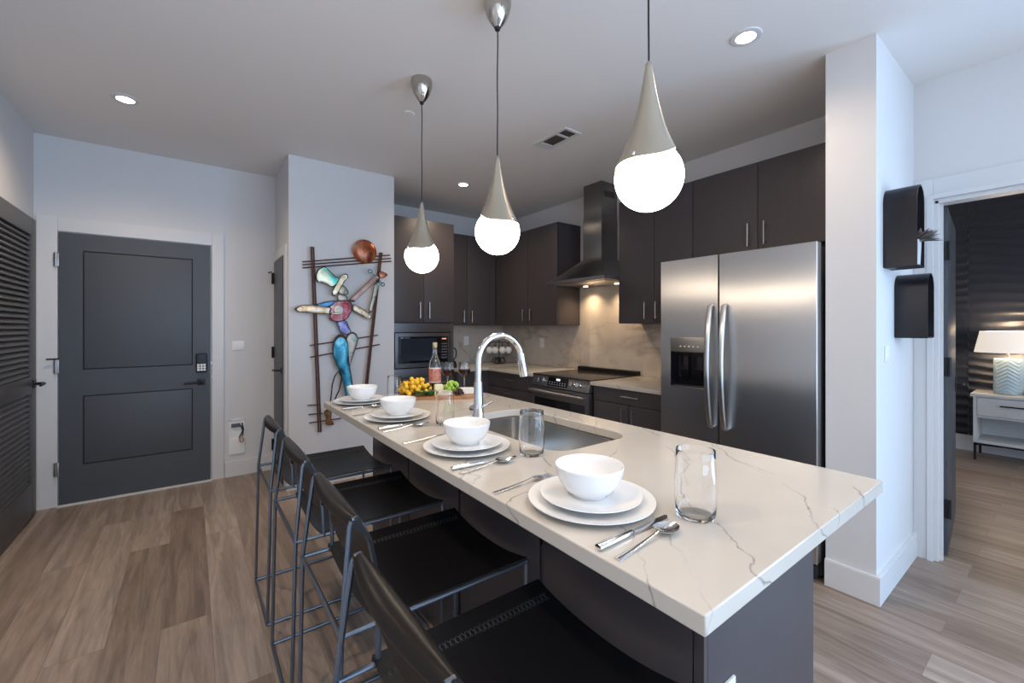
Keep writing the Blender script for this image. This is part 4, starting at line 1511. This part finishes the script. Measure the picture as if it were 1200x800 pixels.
# ------------------------------------------------------------------ pendants, downlights, vent
for i, (y, gz, tz) in enumerate(((2.262, 1.733, 2.03), (1.507, 1.735, 2.048), (0.748, 1.756, 2.076))):
    t = thing('pendant_lamp', 'glowing globe pendant in a pewter teardrop shade, ' + ['farthest, nearest the pillar', 'middle of the row', 'nearest, before the dark cabinets'][i], 'pendant light', (1.05, y, H), 0, 'pendant lamps over the island')
    b = B()
    lathe_(b, [(0, -0.001), (0.056, -0.001), (0.060, -0.018), (0.058, -0.042), (0.047, -0.078), (0.030, -0.108), (0.014, -0.128), (0, -0.128)], 32)
    obj('ceiling_cup', b, 'cup_metal', t)
    b = B()
    lathe_(b, [(0, -0.126), (0.011, -0.126), (0.011, -0.138), (0, -0.138)], 16)
    obj('grommet', b, 'black_matte', t)
    zc = gz - H
    zt_ = tz - H
    b = B()
    P = [(0.0015 * math.sin(k * 0.9 + i), 0.0015 * math.cos(k * 0.7 + i), -0.13 + (zt_ + 0.13 + 0.0) * k / 12) for k in range(13)]
    tube_(b, P, 0.0028, 8)
    obj('cord', b, 'cord', t)
    R = 0.0985
    b = B()
    sphere_(b, (0, 0, zc), R * 0.972, 48, 32)
    obj('globe', b, 'globe', t)
    # teardrop shade: wraps the globe's top with a wavy rim
    b = B()
    nseg, nr = 64, 26
    af = math.atan2(-y, -1.05)  
    sg = [1, -1, 1][i]

    def rimz(a):
        th = a - af
        return 0.042 + 0.018 * sg * math.sin(th) - 0.011 * math.cos(2 * th) - 0.005 * sg * math.sin(3 * th)
    cols = []
    top = zt_ - zc
    prof = [(-1.0, 0.0985), (0.0, 0.0990), (0.015, 0.0975), (0.028, 0.0945), (0.043, 0.0880), (0.059, 0.0805), (0.075, 0.0732), (0.09, 0.0665), (0.115, 0.0562), (0.143, 0.0465), (0.17, 0.0388), (0.195, 0.0322), (0.22, 0.0264), (0.247, 0.0210), (0.27, 0.0170), (0.295, 0.0128), (0.32, 0.0092), (0.4, 0.0088)]

    def prad(z):
        z = z * 0.32 / top if z > 0 else z
        for (za, ra), (zb2, rb) in zip(prof, prof[1:]):
            if za <= z <= zb2:
                return ra + (rb - ra) * (z - za) / (zb2 - za)
        return 0.0085
    for j in range(nseg):
        a = 2 * PI * j / nseg
        rim = rimz(a)          # rim height above the globe's centre
        cols.append([(prad(rim + (top - rim) * k / nr), rim + (top - rim) * k / nr, a) for k in range(nr + 1)])
    outv = [[b.verts.new((r_ * math.cos(a), r_ * math.sin(a), zc + z)) for r_, z, a in c_] for c_ in cols]
    inv = [[b.verts.new((max(0.004, r_ - 0.0022) * math.cos(a), max(0.004, r_ - 0.0022) * math.sin(a), zc + z)) for r_, z, a in c_] for c_ in cols]
    for j in range(nseg):
        j2 = (j + 1) % nseg
        for k in range(nr):
            b.faces.new((outv[j][k], outv[j2][k], outv[j2][k + 1], outv[j][k + 1]))
            b.faces.new((inv[j][k], inv[j][k + 1], inv[j2][k + 1], inv[j2][k]))
        b.faces.new((outv[j][0], inv[j][0], inv[j2][0], outv[j2][0]))
        b.faces.new((outv[j][nr], outv[j2][nr], inv[j2][nr], inv[j][nr]))
    sh = obj('lamp_shade', b, 'pendant_metal', t, angle=60)
    b = B()
    lathe_(b, [(0, zt_ + 0.012), (0.006, zt_ + 0.012), (0.0095, zt_ + 0.004), (0.0095, zt_ - 0.012), (0, zt_ - 0.012)], 16)
    obj('neck_cap', b, 'nickel', t)
    b = B()
    a = af + [-0.92, 0.72, -0.42][i]
    rim = rimz(a) + 0.011
    rad = 0.094
    sphere_(b, (rad * math.cos(a), rad * math.sin(a), zc + rim), 0.005, 10, 8)
    obj('screw', b, 'chrome', t)

for i, (x, y, lab) in enumerate(((-0.33, 3.551, 'round recessed downlight in the ceiling before the entry door'), (2.144, 3.666, 'round recessed downlight in the ceiling near the corner cabinets'), (2.156, 0.983, 'round recessed downlight in the ceiling in front of the column'), (-0.33, 1.0, 'added unseen downlight in the ceiling over the aisle behind the stools'), (1.0, -1.2, 'added unseen downlight in the ceiling over the living area'))):  # aisle and living-area downlights are added out of view for extra warm light
    t = thing('recessed_light', lab, 'downlight', (x, y, H), 0, 'ceiling downlights')
    b = B()
    lathe_(b, [(0.044, -0.001), (0.044, -0.006), (0.050, -0.007), (0.068, -0.004), (0.070, 0.0), (0.044, 0.0)], 32)
    obj('trim_ring', b, 'trim', t)
    b = B()
    lathe_(b, [(0, -0.003), (0.044, -0.003), (0.044, 0), (0, 0)], 32)
    obj('lens', b, 'downlight', t)
    s = spot('downlight_beam', (0, 0, -0.02), 30 if x > 2.0 and y < 2 else 50, (1.0, 0.78, 0.56), 2.7, 1.0, 0.045)
    s.parent = t

t = thing('air_vent', 'rectangular white ceiling vent with dark slatted openings', 'vent', (0, 0, 0))
vx0, vx1, vy0, vy1 = 2.10, 2.265, 2.185, 2.535
b = B()
for d in ((vx0, vx1, vy0, vy0 + 0.022), (vx0, vx1, vy1 - 0.07, vy1), (vx0, vx0 + 0.026, vy0 + 0.022, vy1 - 0.07), (vx1 - 0.026, vx1, vy0 + 0.022, vy1 - 0.07), (vx0 + 0.026, vx1 - 0.026, vy0 + 0.10, vy0 + 0.122)):
    box_(b, d[0], d[1], d[2], d[3], H - 0.008, H - 0.0005)
obj('frame', b, 'trim', t)
b = B()
for k in range(9):
    x = vx0 + 0.028 + k * (vx1 - vx0 - 0.056) / 8
    b2 = [(x - 0.005, H - 0.006), (x - 0.0035, H - 0.006), (x + 0.005, H - 0.0012), (x + 0.0035, H - 0.0012)]
    prism_(b, b2, lambda u, v, w: (u, vy0 + 0.022 + w, v), vy1 - vy0 - 0.093)
obj('slats', b, mat('vent_slat_grey', (0.30, 0.27, 0.24), 0.5), t)
boxobj('duct_opening', (vx0 + 0.027, vx1 - 0.027, vy0 + 0.023, vy1 - 0.071, H - 0.0012, H - 0.0003), mat('vent_duct', (0.10, 0.09, 0.08), 0.7), t)
b = B()
lathe_(b, [(0, -0.006), (0.034, -0.005), (0.038, 0.0), (0, 0)], 32, (0, 0, 0))
o = tag(obj('sprinkler_cover', b, 'ceiling'), 'small flat round sprinkler cover on the ceiling near a pendant cup', 'sprinkler')
o.location = (1.146, 2.67, H)

# ------------------------------------------------------------------ wall sculpture
SYW = 3.858
art = thing('wall_sculpture', 'colourful metal sculpture of a guitar player on a brown rod frame', 'sculpture', (0, SYW, 0))


def metal(name, stops, rough=0.32, metalv=0.45, sc=12, edge=None):
    m = mat(name, stops[0], rough, metal=metalv)
    n = len(stops)
    f = noise(m, objcoords(m, (1, 1, 0.6)), sc, 4, 0.6, 0.8)
    L(m, ramp(m, f, [(0.32 + 0.36 * i / max(1, n - 1), c_) for i, c_ in enumerate(stops)]), bsdf(m).inputs['Base Color'])
    return m


M['rust'] = mat('rust_brown_rod', (0.10, 0.045, 0.035), 0.5, metal=0.4)
M['art_teal'] = metal('patina_teal', [(0.01, 0.05, 0.10), (0.015, 0.16, 0.23), (0.06, 0.29, 0.36), (0.26, 0.42, 0.46)])
M['art_cream'] = metal('patina_cream_green', [(0.02, 0.28, 0.22), (0.10, 0.50, 0.42), (0.70, 0.66, 0.42), (0.72, 0.78, 0.74)], sc=6)
M['art_copper'] = metal('patina_copper', [(0.14, 0.03, 0.015), (0.42, 0.11, 0.04), (0.55, 0.34, 0.24)], sc=10)
M['art_tan'] = metal('patina_tan', [(0.20, 0.11, 0.06), (0.48, 0.33, 0.18), (0.60, 0.50, 0.36), (0.35, 0.25, 0.2)])
M['art_red'] = metal('patina_red', [(0.13, 0.01, 0.02), (0.30, 0.03, 0.03), (0.30, 0.12, 0.14), (0.40, 0.30, 0.30)])
M['art_purple'] = metal('patina_purple', [(0.05, 0.04, 0.12), (0.14, 0.13, 0.30), (0.30, 0.28, 0.36)])
M['art_blue'] = metal('patina_blue', [(0.01, 0.06, 0.20), (0.03, 0.15, 0.36), (0.10, 0.22, 0.30)])
M['art_grey'] = metal('patina_grey_green', [(0.10, 0.12, 0.09), (0.32, 0.31, 0.24), (0.42, 0.27, 0.21), (0.40, 0.42, 0.36)])
M['art_gold'] = metal('patina_brass', [(0.40, 0.30, 0.15), (0.72, 0.62, 0.42)], 0.25)
M['art_edge'] = mat('dark_cut_edge', (0.035, 0.025, 0.02), 0.5, metal=0.5)


def smooth_poly(pl, it=2):
    for _ in range(it):
        q = []
        n = len(pl)
        for i in range(n):
            a, c_ = pl[i], pl[(i + 1) % n]
            q.append((a[0] * 0.78 + c_[0] * 0.22, a[1] * 0.78 + c_[1] * 0.22))
            q.append((a[0] * 0.22 + c_[0] * 0.78, a[1] * 0.22 + c_[1] * 0.78))
        pl = q
    return pl


def plate_(name, poly, m, off, dome=0.010, it=1, parent=None):
    """embossed sheet-metal shape standing off the wall: dark rolled edge and a domed face"""
    poly = smooth_poly(poly, 1) if it else poly
    n = len(poly)
    cx = sum(p[0] for p in poly) / n
    cz = sum(p[1] for p in poly) / n
    b = B()
    me_pts = []
    # back outline, front outline, then inset rings rising as a dome
    dome *= 0.45
    ringd = [(1.0, 0.0), (1.0, 0.009), (0.955, 0.0095), (0.90, 0.007), (0.75, 0.007 + dome * 0.6), (0.45, 0.007 + dome * 0.92)]
    rings = []
    for s, h in ringd:
        rings.append([b.verts.new((cx + (x - cx) * s, -(off + h), cz + (z - cz) * s)) for x, z in poly])
    for k in range(len(rings) - 1):
        for i in range(n):
            f = b.faces.new((rings[k][i], rings[k][(i + 1) % n], rings[k + 1][(i + 1) % n], rings[k + 1][i]))
            f.material_index = 1 if k < 3 else 0
    ctr = b.verts.new((cx, -(off + 0.007 + dome), cz))
    for i in range(n):
        b.faces.new((rings[-1][i], rings[-1][(i + 1) % n], ctr))
    f = b.faces.new(rings[0][::-1])
    f.material_index = 1
    return obj(name, b, [m, 'art_edge'], parent or art, angle=50)


def rods(name, segs, r, off, m='rust'):
    b = B()
    for p, q in segs:
        tube_(b, [(p[0], -off, p[1]), (q[0], -off, q[1])], r, 8)
    return obj(name, b, m, art)


for (a0, a1) in (((0.791, 1.997), (0.849, 0.452)), ((0.808, 1.997), (0.866, 0.450)), ((1.371, 2.010), (1.229, 0.72)), ((1.387, 2.010), (1.244, 0.72))):
    rods('post', [(a0, a1)], 0.0075, 0.024)
for p, q in (((0.726, 1.867), (1.469, 1.998)), ((0.726, 1.843), (1.478, 1.969)), ((0.729, 1.818), (1.481, 1.943)), ((0.782, 1.178), (1.355, 1.258)), ((0.787, 1.081), (1.371, 1.173)), ((0.766, 0.683), (0.862, 0.679)), ((0.774, 0.606), (0.884, 0.604)), ((0.778, 0.536), (1.034, 0.542))):
    rods('crossbar', [(p, q)], 0.0055, 0.010)
b = B()
lathe_(b, [(0.104, 0.0), (0.106, 0.004), (0.104, 0.008), (0.08, 0.024), (0.04, 0.034), (0, 0.037)], 40)
lathe_(b, [(0.104, 0.0), (0, 0.0)], 40)
bmesh.ops.rotate(b, verts=b.verts, matrix=Matrix.Rotation(PI / 2, 3, 'X'))
bmesh.ops.translate(b, verts=b.verts, vec=(1.230, -0.028, 2.004))
obj('copper_disc', b, 'art_copper', art, angle=60)
plate_('hat_crown', [(0.819, 1.769), (0.844, 1.819), (0.892, 1.845), (0.931, 1.805), (0.977, 1.764), (1.019, 1.74), (0.998, 1.70), (0.956, 1.664), (0.91, 1.689), (0.869, 1.703), (0.824, 1.711)], 'art_cream', 0.040, 0.012, 1)
plate_('face', [(1.025, 1.701), (1.062, 1.681), (1.091, 1.638), (1.078, 1.61), (1.035, 1.605), (1.003, 1.623), (0.998, 1.661)], 'art_grey', 0.032, 0.008)
plate_('hat_brim', [(0.936, 1.605), (0.962, 1.588), (0.985, 1.611), (1.055, 1.735), (1.078, 1.755), (1.073, 1.788), (1.041, 1.791), (1.010, 1.756), (0.965, 1.665)], 'art_gold', 0.058, 0.004, 1)
plate_('neck', [(0.998, 1.623), (1.078, 1.61), (1.078, 1.55), (1.003, 1.55)], 'art_grey', 0.024, 0.005, 1)
plate_('torso', [(0.985, 1.385), (1.070, 1.396), (1.096, 1.33), (1.118, 1.288), (1.071, 1.262), (1.02, 1.283), (1.010, 1.33)], 'art_purple', 0.022, 0.008)
plate_('arm', [(0.655, 1.476), (0.693, 1.503), (0.76, 1.516), (0.844, 1.510), (0.92, 1.50), (0.95, 1.49), (0.931, 1.456), (0.941, 1.44), (0.849, 1.438), (0.751, 1.447), (0.684, 1.451)], 'art_tan', 0.050, 0.010)
plate_('sleeve', [(0.815, 1.516), (0.90, 1.548), (0.982, 1.560), (0.960, 1.520), (0.90, 1.492), (0.840, 1.492)], 'art_blue', 0.044, 0.008)
plate_('guitar_body', [(0.931, 1.532), (0.982, 1.556), (1.057, 1.564), (1.1, 1.566), (1.12, 1.527), (1.111, 1.46), (1.078, 1.403), (1.025, 1.375), (0.967, 1.375), (0.925, 1.401), (0.938, 1.43), (0.92, 1.467)], 'art_red', 0.034, 0.010)
b = B()
lathe_(b, [(0, 0.008), (0.036, 0.006), (0.040, 0.0), (0, 0)], 24)
bmesh.ops.rotate(b, verts=b.verts, matrix=Matrix.Rotation(PI / 2, 3, 'X'))
bmesh.ops.translate(b, verts=b.verts, vec=(1.000, -0.048, 1.478))
obj('sound_hole', b, 'art_grey', art)
plate_('hand', [(0.93, 1.452), (1.0, 1.452), (1.045, 1.462), (1.03, 1.446), (0.99, 1.436), (0.935, 1.438)], 'art_gold', 0.062, 0.004, 1)
plate_('guitar_neck', [(1.080, 1.555), (1.128, 1.548), (1.302, 1.722), (1.361, 1.786), (1.337, 1.808), (1.279, 1.763)], metal('patina_brown', [(0.24, 0.12, 0.09), (0.42, 0.26, 0.20)]), 0.048, 0.004, 0)
plate_('headstock', [(1.339, 1.819), (1.361, 1.841), (1.436, 1.811), (1.387, 1.772), (1.361, 1.772)], 'art_copper', 0.054, 0.006, 1)
for px, pz, qx, qz in ((1.270, 1.829, 1.318, 1.79), (1.384, 1.718, 1.352, 1.762)):
    b = B()
    P = [(px + 0.016 * math.cos(a), -0.055, pz + 0.016 * math.sin(a)) for a in (2 * PI * k / 16 for k in range(17))]
    tube_(b, P, 0.0045, 8)
    tube_(b, [(px + (0.012 if qx > px else -0.012), -0.055, pz + (-0.01 if qz < pz else 0.01)), (qx, -0.055, qz)], 0.0035, 8)
    obj('tuning_peg', b, 'art_teal', art)
plate_('forearm', [(1.314, 1.731), (1.361, 1.752), (1.349, 1.675), (1.314, 1.557), (1.288, 1.464), (1.256, 1.452), (1.279, 1.556), (1.302, 1.661)], 'art_grey', 0.040, 0.007)
plate_('upper_arm', [(1.115, 1.539), (1.211, 1.496), (1.285, 1.441), (1.285, 1.406), (1.256, 1.4), (1.188, 1.439), (1.115, 1.483)], 'art_tan', 0.036, 0.007)
plate_('trouser_leg', [(1.071, 1.264), (1.118, 1.294), (1.154, 1.276), (1.172, 1.232), (1.16, 1.171), (1.118, 1.051), (1.092, 0.967), (1.070, 1.0), (1.065, 1.15)], 'art_grey', 0.028, 0.008)
plate_('trouser_leg', [(1.008, 1.277), (1.054, 1.264), (1.083, 1.197), (1.089, 1.04), (1.101, 0.967), (1.124, 0.819), (1.100, 0.70), (1.082, 0.62), (1.070, 0.70), (1.048, 0.825), (1.036, 0.874), (1.013, 0.96), (0.979, 1.021), (0.956, 1.093), (0.951, 1.165), (0.968, 1.235)], 'art_teal', 0.040, 0.010)
b = B()
tube_(b, [(0.932, -0.03, 0.64), (0.945, -0.03, 0.733), (0.956, -0.03, 0.844), (0.977, -0.03, 0.914), (1.008, -0.03, 0.954), (1.035, -0.03, 0.90), (1.013, -0.03, 0.792), (0.985, -0.03, 0.733), (0.95, -0.03, 0.64), (0.932, -0.03, 0.64)], 0.0055, 8)
obj('leg_outline', b, 'art_edge', art)
plate_('boot', [(0.887, 0.615), (0.914, 0.638), (0.954, 0.613), (0.945, 0.549), (0.972, 0.508), (0.965, 0.497), (0.914, 0.504), (0.901, 0.517), (0.910, 0.554)], metal('patina_boot', [(0.10, 0.04, 0.015), (0.35, 0.15, 0.05)]), 0.020, 0.008, 1)


# ------------------------------------------------------------------ arched wall shelves on the column's side
M['shelf_dark'] = mat('black_brown_metal', (0.020, 0.019, 0.022), 0.32, metal=0.35)


def arch_shelf(x0, x1, y0, y1, z0, z1, label):
    t = thing('wall_shelf', label, 'shelf', ((x0 + x1) / 2, y1, z0))
    hw, h, dp, tk = (x1 - x0) / 2, z1 - z0, y1 - y0, 0.006
    outl = [(-hw, 0), (-hw, h - hw)] + [(-hw * math.cos(PI * k / 20), h - hw + hw * math.sin(PI * k / 20)) for k in range(1, 20)] + [(hw, h - hw), (hw, 0)]
    iw = hw - tk
    inl = [(-iw, tk), (-iw, h - hw)] + [(-iw * math.cos(PI * k / 20), h - hw + iw * math.sin(PI * k / 20)) for k in range(1, 20)] + [(iw, h - hw), (iw, tk)]
    b = B()
    n = len(outl)
    V = {(w, d): [b.verts.new((x, -dp * d, z)) for x, z in (outl if w else inl)] for w in (0, 1) for d in (0, 1)}
    for i in range(n):
        j = (i + 1) % n
        b.faces.new((V[1, 0][i], V[1, 0][j], V[1, 1][j], V[1, 1][i]))
        b.faces.new((V[0, 0][i], V[0, 1][i], V[0, 1][j], V[0, 0][j]))
        b.faces.new((V[1, 1][i], V[1, 1][j], V[0, 1][j], V[0, 1][i]))
        b.faces.new((V[1, 0][i], V[0, 0][i], V[0, 0][j], V[1, 0][j]))
    obj('shell', b, 'shelf_dark', t)
    b = B()
    for xx in (-hw + 0.012, hw - 0.018):
        box_(b, xx, xx + 0.006, -dp + 0.004, -0.002, -0.002, 0.002)
    obj('wire_base', b, 'black', t)
    return t


arch_shelf(2.742, 2.90, 0.470, 0.5945, 1.622, 2.018, 'upper larger black arched wall shelf holding a white pot on the column side')
arch_shelf(2.952, 3.10, 0.466, 0.5945, 1.274, 1.605, 'lower smaller black arched wall shelf beside the doorway')
pot = thing('potted_plant', 'small white square pot with dusky succulent leaves in the upper arched shelf', 'plant', (2.838, 0.512, 1.6285))
b = B()
prism_(b, [(-0.035, -0.035), (0.035, -0.035), (0.035, 0.035), (-0.035, 0.035)], lambda u, v, w: (u * (0.9 + w), v * (0.9 + w), w), 0.125)
obj('pot', b, 'porcelain', pot)
random.seed(21)
M['succulent'] = mat('dusky_leaf', (0.13, 0.085, 0.08), 0.5)
M['succulent_green'] = mat('grey_green_leaf', (0.13, 0.17, 0.13), 0.5)
for k in range(34):
    a = random.uniform(0, 2 * PI)
    up = random.uniform(-0.2, 1.1)
    d = Vector((0.6 * math.cos(a) + 0.25, math.sin(a) - 0.75, up)).normalized()
    ln = random.uniform(0.035, 0.06) + (0.03 if d.y < -0.4 else 0)
    p0 = Vector((random.uniform(-0.01, 0.02), random.uniform(-0.035, 0.0), 0.124))
    if p0.y + d.y * ln > 0.04 or abs(p0.x + d.x * ln) > 0.06:
        continue
    b = B()
    tube_(b, [p0, p0 + d * ln * 0.35, p0 + d * ln * 0.7, p0 + d * ln], [0.002, 0.011, 0.009, 0.001], 8, flat=(1, 0.35))
    obj('leaf', b, 'succulent' if k % 3 else 'succulent_green', pot)
b = B()
lathe_(b, [(0, 0), (0.012, 0), (0.016, 0.02), (0.013, 0.045), (0.007, 0.055), (0.008, 0.065), (0, 0.065)], 20)
orn = tag(obj('shelf_ornament', b, 'porcelain'), 'tiny white ornament inside the lower arched shelf', 'ornament')
orn.location = (3.00, 0.50, 1.2805)

# ------------------------------------------------------------------ mug rack and kettle-like loop on the rear counter
rk = thing('mug_stand', 'black metal mug stand in the kitchen corner seen through the faucet arc', 'mug rack', (3.12, 4.44, KZ))
b = B()
lathe_(b, [(0, 0), (0.075, 0), (0.078, 0.006), (0.02, 0.012), (0, 0.012)], 28)
tube_(b, [(0, 0, 0.01), (0, 0, 0.30)], 0.006, 10)
obj('post', b, 'black', rk)
d_r = Vector((0.8, -0.6, 0))
spots = []
for k, s in enumerate((-0.125, -0.048, 0.040, 0.118)):
    b = B()
    tip = d_r * s
    tube_(b, [(0, 0, 0.285 - 0.02 * (k % 2)), tuple(d_r * s * 0.6 + Vector((0, 0, 0.27))), tuple(tip + Vector((0, 0, 0.255))), tuple(tip * 1.05 + Vector((0, 0, 0.275)))], 0.005, 8)
    obj('arm', b, 'black', rk)
b = B()
for k in range(5):
    a = k * 1.256
    P = [(0.05 * math.cos(a) + 0.045 * math.cos(q), 0.05 * math.sin(a) + 0.045 * math.sin(q), 0.045 + 0.03 * math.sin(q * 2)) for q in (2 * PI * j / 14 for j in range(15))]
    tube_(b, P, 0.004, 6)
obj('wire_basket', b, 'black', rk)
for k, s in enumerate((-0.125, -0.048, 0.040, 0.118)):
    t = thing('mug', 'white rounded mug hanging on the black stand, ' + ['nearest the rear wall outlet', 'second from the rear wall outlet', 'third from the rear wall outlet', 'farthest from the rear wall outlet'][k], 'mug', (3.12 + d_r.x * s, 4.44 + d_r.y * s - 0.0, KZ + 0.125), 0, 'mugs on the black stand')
    b = B()
    lathe_(b, [(0, 0.086), (0.020, 0.083), (0.036, 0.068), (0.043, 0.044), (0.036, 0.018), (0.024, 0.004), (0.022, 0.004), (0.034, 0.019), (0.041, 0.044), (0.034, 0.067), (0.019, 0.081), (0, 0.084)], 28)
    obj('cup', b, 'porcelain', t)
    b = B()
    tube_(b, [(0.0, 0, 0.088), (0.012, 0.0, 0.110), (0.0, 0, 0.128), (-0.014, 0, 0.110), (-0.004, 0, 0.090)], 0.004, 8)
    obj('handle', b, 'black', t)

kt = thing('kettle', 'small black kettle with loop handle on rear counter beside the tall cabinet', 'kettle', (2.372, 4.28, KZ))
b = B()
lathe_(b, [(0, 0), (0.040, 0), (0.042, 0.01), (0.036, 0.05), (0.024, 0.075), (0.0, 0.08)], 24)
obj('body', b, 'black', kt)
b = B()
tube_(b, [(0.0, 0.0, 0.075), (0.0, 0, 0.10)], 0.008, 10)
tube_(b, [(-0.012, 0, 0.215), (0.015, 0, 0.222), (0.034, 0, 0.20), (0.040, 0, 0.16), (0.030, 0, 0.115), (0.006, 0, 0.092)], 0.007, 10)
tube_(b, [(-0.012, 0, 0.215), (-0.018, 0, 0.16), (0.0, 0, 0.092)], 0.005, 8)
obj('handle', b, 'black', kt)

# ------------------------------------------------------------------ bedroom: nightstand and lamp
ns = thing('nightstand', 'white nightstand with one drawer and thin black metal base by dark wavy wall', 'nightstand', (0, 0, 0))
M['ns_white'] = wood_grainy('whitewashed_wood', (0.62, 0.61, 0.59), 0.45, 0.06, False)
x0, x1, y0, y1, zb_, zt_ = 6.30, 6.71, -0.12, 0.685, 0.175, 0.665
b = B()
box_(b, x0 + 0.004, x1, y0 + 0.02, y0 + 0.045, zb_ + 0.03, zt_ - 0.03)
box_(b, x0 + 0.004, x1, y1 - 0.045, y1 - 0.02, zb_ + 0.03, zt_ - 0.03)
box_(b, x0 + 0.004, x1, y0 + 0.02, y1 - 0.02, zb_, zb_ + 0.03, 0.001)
box_(b, x0 + 0.01, x1, y0 + 0.045, y1 - 0.045, 0.43, 0.445)
box_(b, x1 - 0.01, x1, y0 + 0.045, y1 - 0.045, zb_ + 0.03, zt_ - 0.03)
obj('body', b, 'ns_white', ns)
boxobj('top', (x0 - 0.01, x1 + 0.01, y0, y1, zt_ - 0.03, zt_), 'ns_white', ns, 0.003)
dr = boxobj('drawer', (x0, x0 + 0.02, y0 + 0.048, y1 - 0.048, 0.45, zt_ - 0.035), 'ns_white', ns, 0.002)
b = B()
box_(b, x0 - 0.022, x0 - 0.012, y0 + 0.15, y1 - 0.20, 0.555, 0.567)
for y in (y0 + 0.19, y1 - 0.24):
    box_(b, x0 - 0.014, x0, y - 0.005, y + 0.005, 0.556, 0.566)
obj('handle', b, 'black', dr)
b = B()
for y in (y0 + 0.02, y1 - 0.04):
    for x in (x0 + 0.01, x1 - 0.03):
        box_(b, x, x + 0.018, y, y + 0.018, 0, zb_ - 0.0)
for y in (y0 + 0.02, y1 - 0.04):
    box_(b, x0 + 0.01, x1 - 0.012, y, y + 0.018, zb_ - 0.018, zb_)
for x in (x0 + 0.01, x1 - 0.03):
    box_(b, x, x + 0.018, y0 + 0.02, y1 - 0.022, zb_ - 0.018, zb_)
tube_(b, [(x0 + 0.02, y0 + 0.03, zb_ - 0.02), (x1 - 0.02, y1 - 0.03, zb_ - 0.06)], 0.007, 6)
tube_(b, [(x0 + 0.02, y1 - 0.03, zb_ - 0.02), (x1 - 0.02, y0 + 0.03, zb_ - 0.06)], 0.007, 6)
obj('metal_base', b, 'black', ns)

lp = thing('table_lamp', 'lit table lamp with pale blue textured base and white drum shade', 'lamp', (6.50, 0.445, 0.666))
m = M['lamp_blue'] = mat('pale_blue_ceramic', (0.42, 0.56, 0.64), 0.25)
b = B()
nz, nn = 48, 96
ringsL = []
for k in range(nz + 1):
    z = 0.004 + 0.346 * k / nz
    row = []
    for j in range(nn):
        a = 2 * PI * j / nn
        # herringbone relief: diagonal ridges that flip direction every sector
        sct = (j * 8 / nn) % 2
        u = (j * 8 / nn) % 1
        zz = z / 0.036 + (u if sct < 1 else 1 - u) * 1.6
        rad = 0.100 + 0.0022 * math.sin(2 * PI * zz)
        edge = min(1, k / 3, (nz - k) / 3)
        rad = 0.098 + (rad - 0.098) * edge
        row.append(b.verts.new((rad * math.cos(a), rad * math.sin(a), z)))
    ringsL.append(row)
for k in range(nz):
    for j in range(nn):
        b.faces.new((ringsL[k][j], ringsL[k][(j + 1) % nn], ringsL[k + 1][(j + 1) % nn], ringsL[k + 1][j]))
b.faces.new(ringsL[0][::-1])
b.faces.new(ringsL[-1])
obj('lamp_base', b, 'lamp_blue', lp, angle=80)
b = B()
tube_(b, [(0, 0, 0.35), (0, 0, 0.47)], 0.012, 12)
lathe_(b, [(0, 0.35), (0.03, 0.35), (0.028, 0.362), (0, 0.364)], 20)
obj('stem', b, 'nickel', lp)
b = B()
lathe_(b, [(0.235, 0.413), (0.195, 0.625), (0.193, 0.625), (0.233, 0.413), (0.235, 0.413)], 48)
obj('lamp_shade', b, mat('lit_linen_shade', (0.8, 0.75, 0.68), 0.8, emit=(1.0, 0.86, 0.72), es=0.5), lp)
b = B()
sphere_(b, (0, 0, 0.50), 0.03, 16, 12)
obj('bulb', b, mat('bulb_glow', (1, 1, 1), 0.4, emit=(1, 0.8, 0.55), es=6), lp)
for nm, dz, pw in (('lamp_light_down', 0.425, 8.0), ('lamp_light_up', 0.61, 8.0)):
    l = bpy.data.lights.new(nm, 'POINT')
    l.energy = pw
    l.color = (1.0, 0.72, 0.45)
    l.shadow_soft_size = 0.05
    lo_ = bpy.data.objects.new(nm, l)
    C.objects.link(lo_)
    lo_.location = (0, 0, dz)
    lo_.parent = lp
b = B()
box_(b, -0.05, 0.05, -0.06, 0.06, 0, 0.055, 0.004)
o = tag(obj('wooden_box', b, 'board'), 'small brown wooden box on the nightstand beside the lamp', 'box')
o.location = (6.43, 0.235, 0.666)
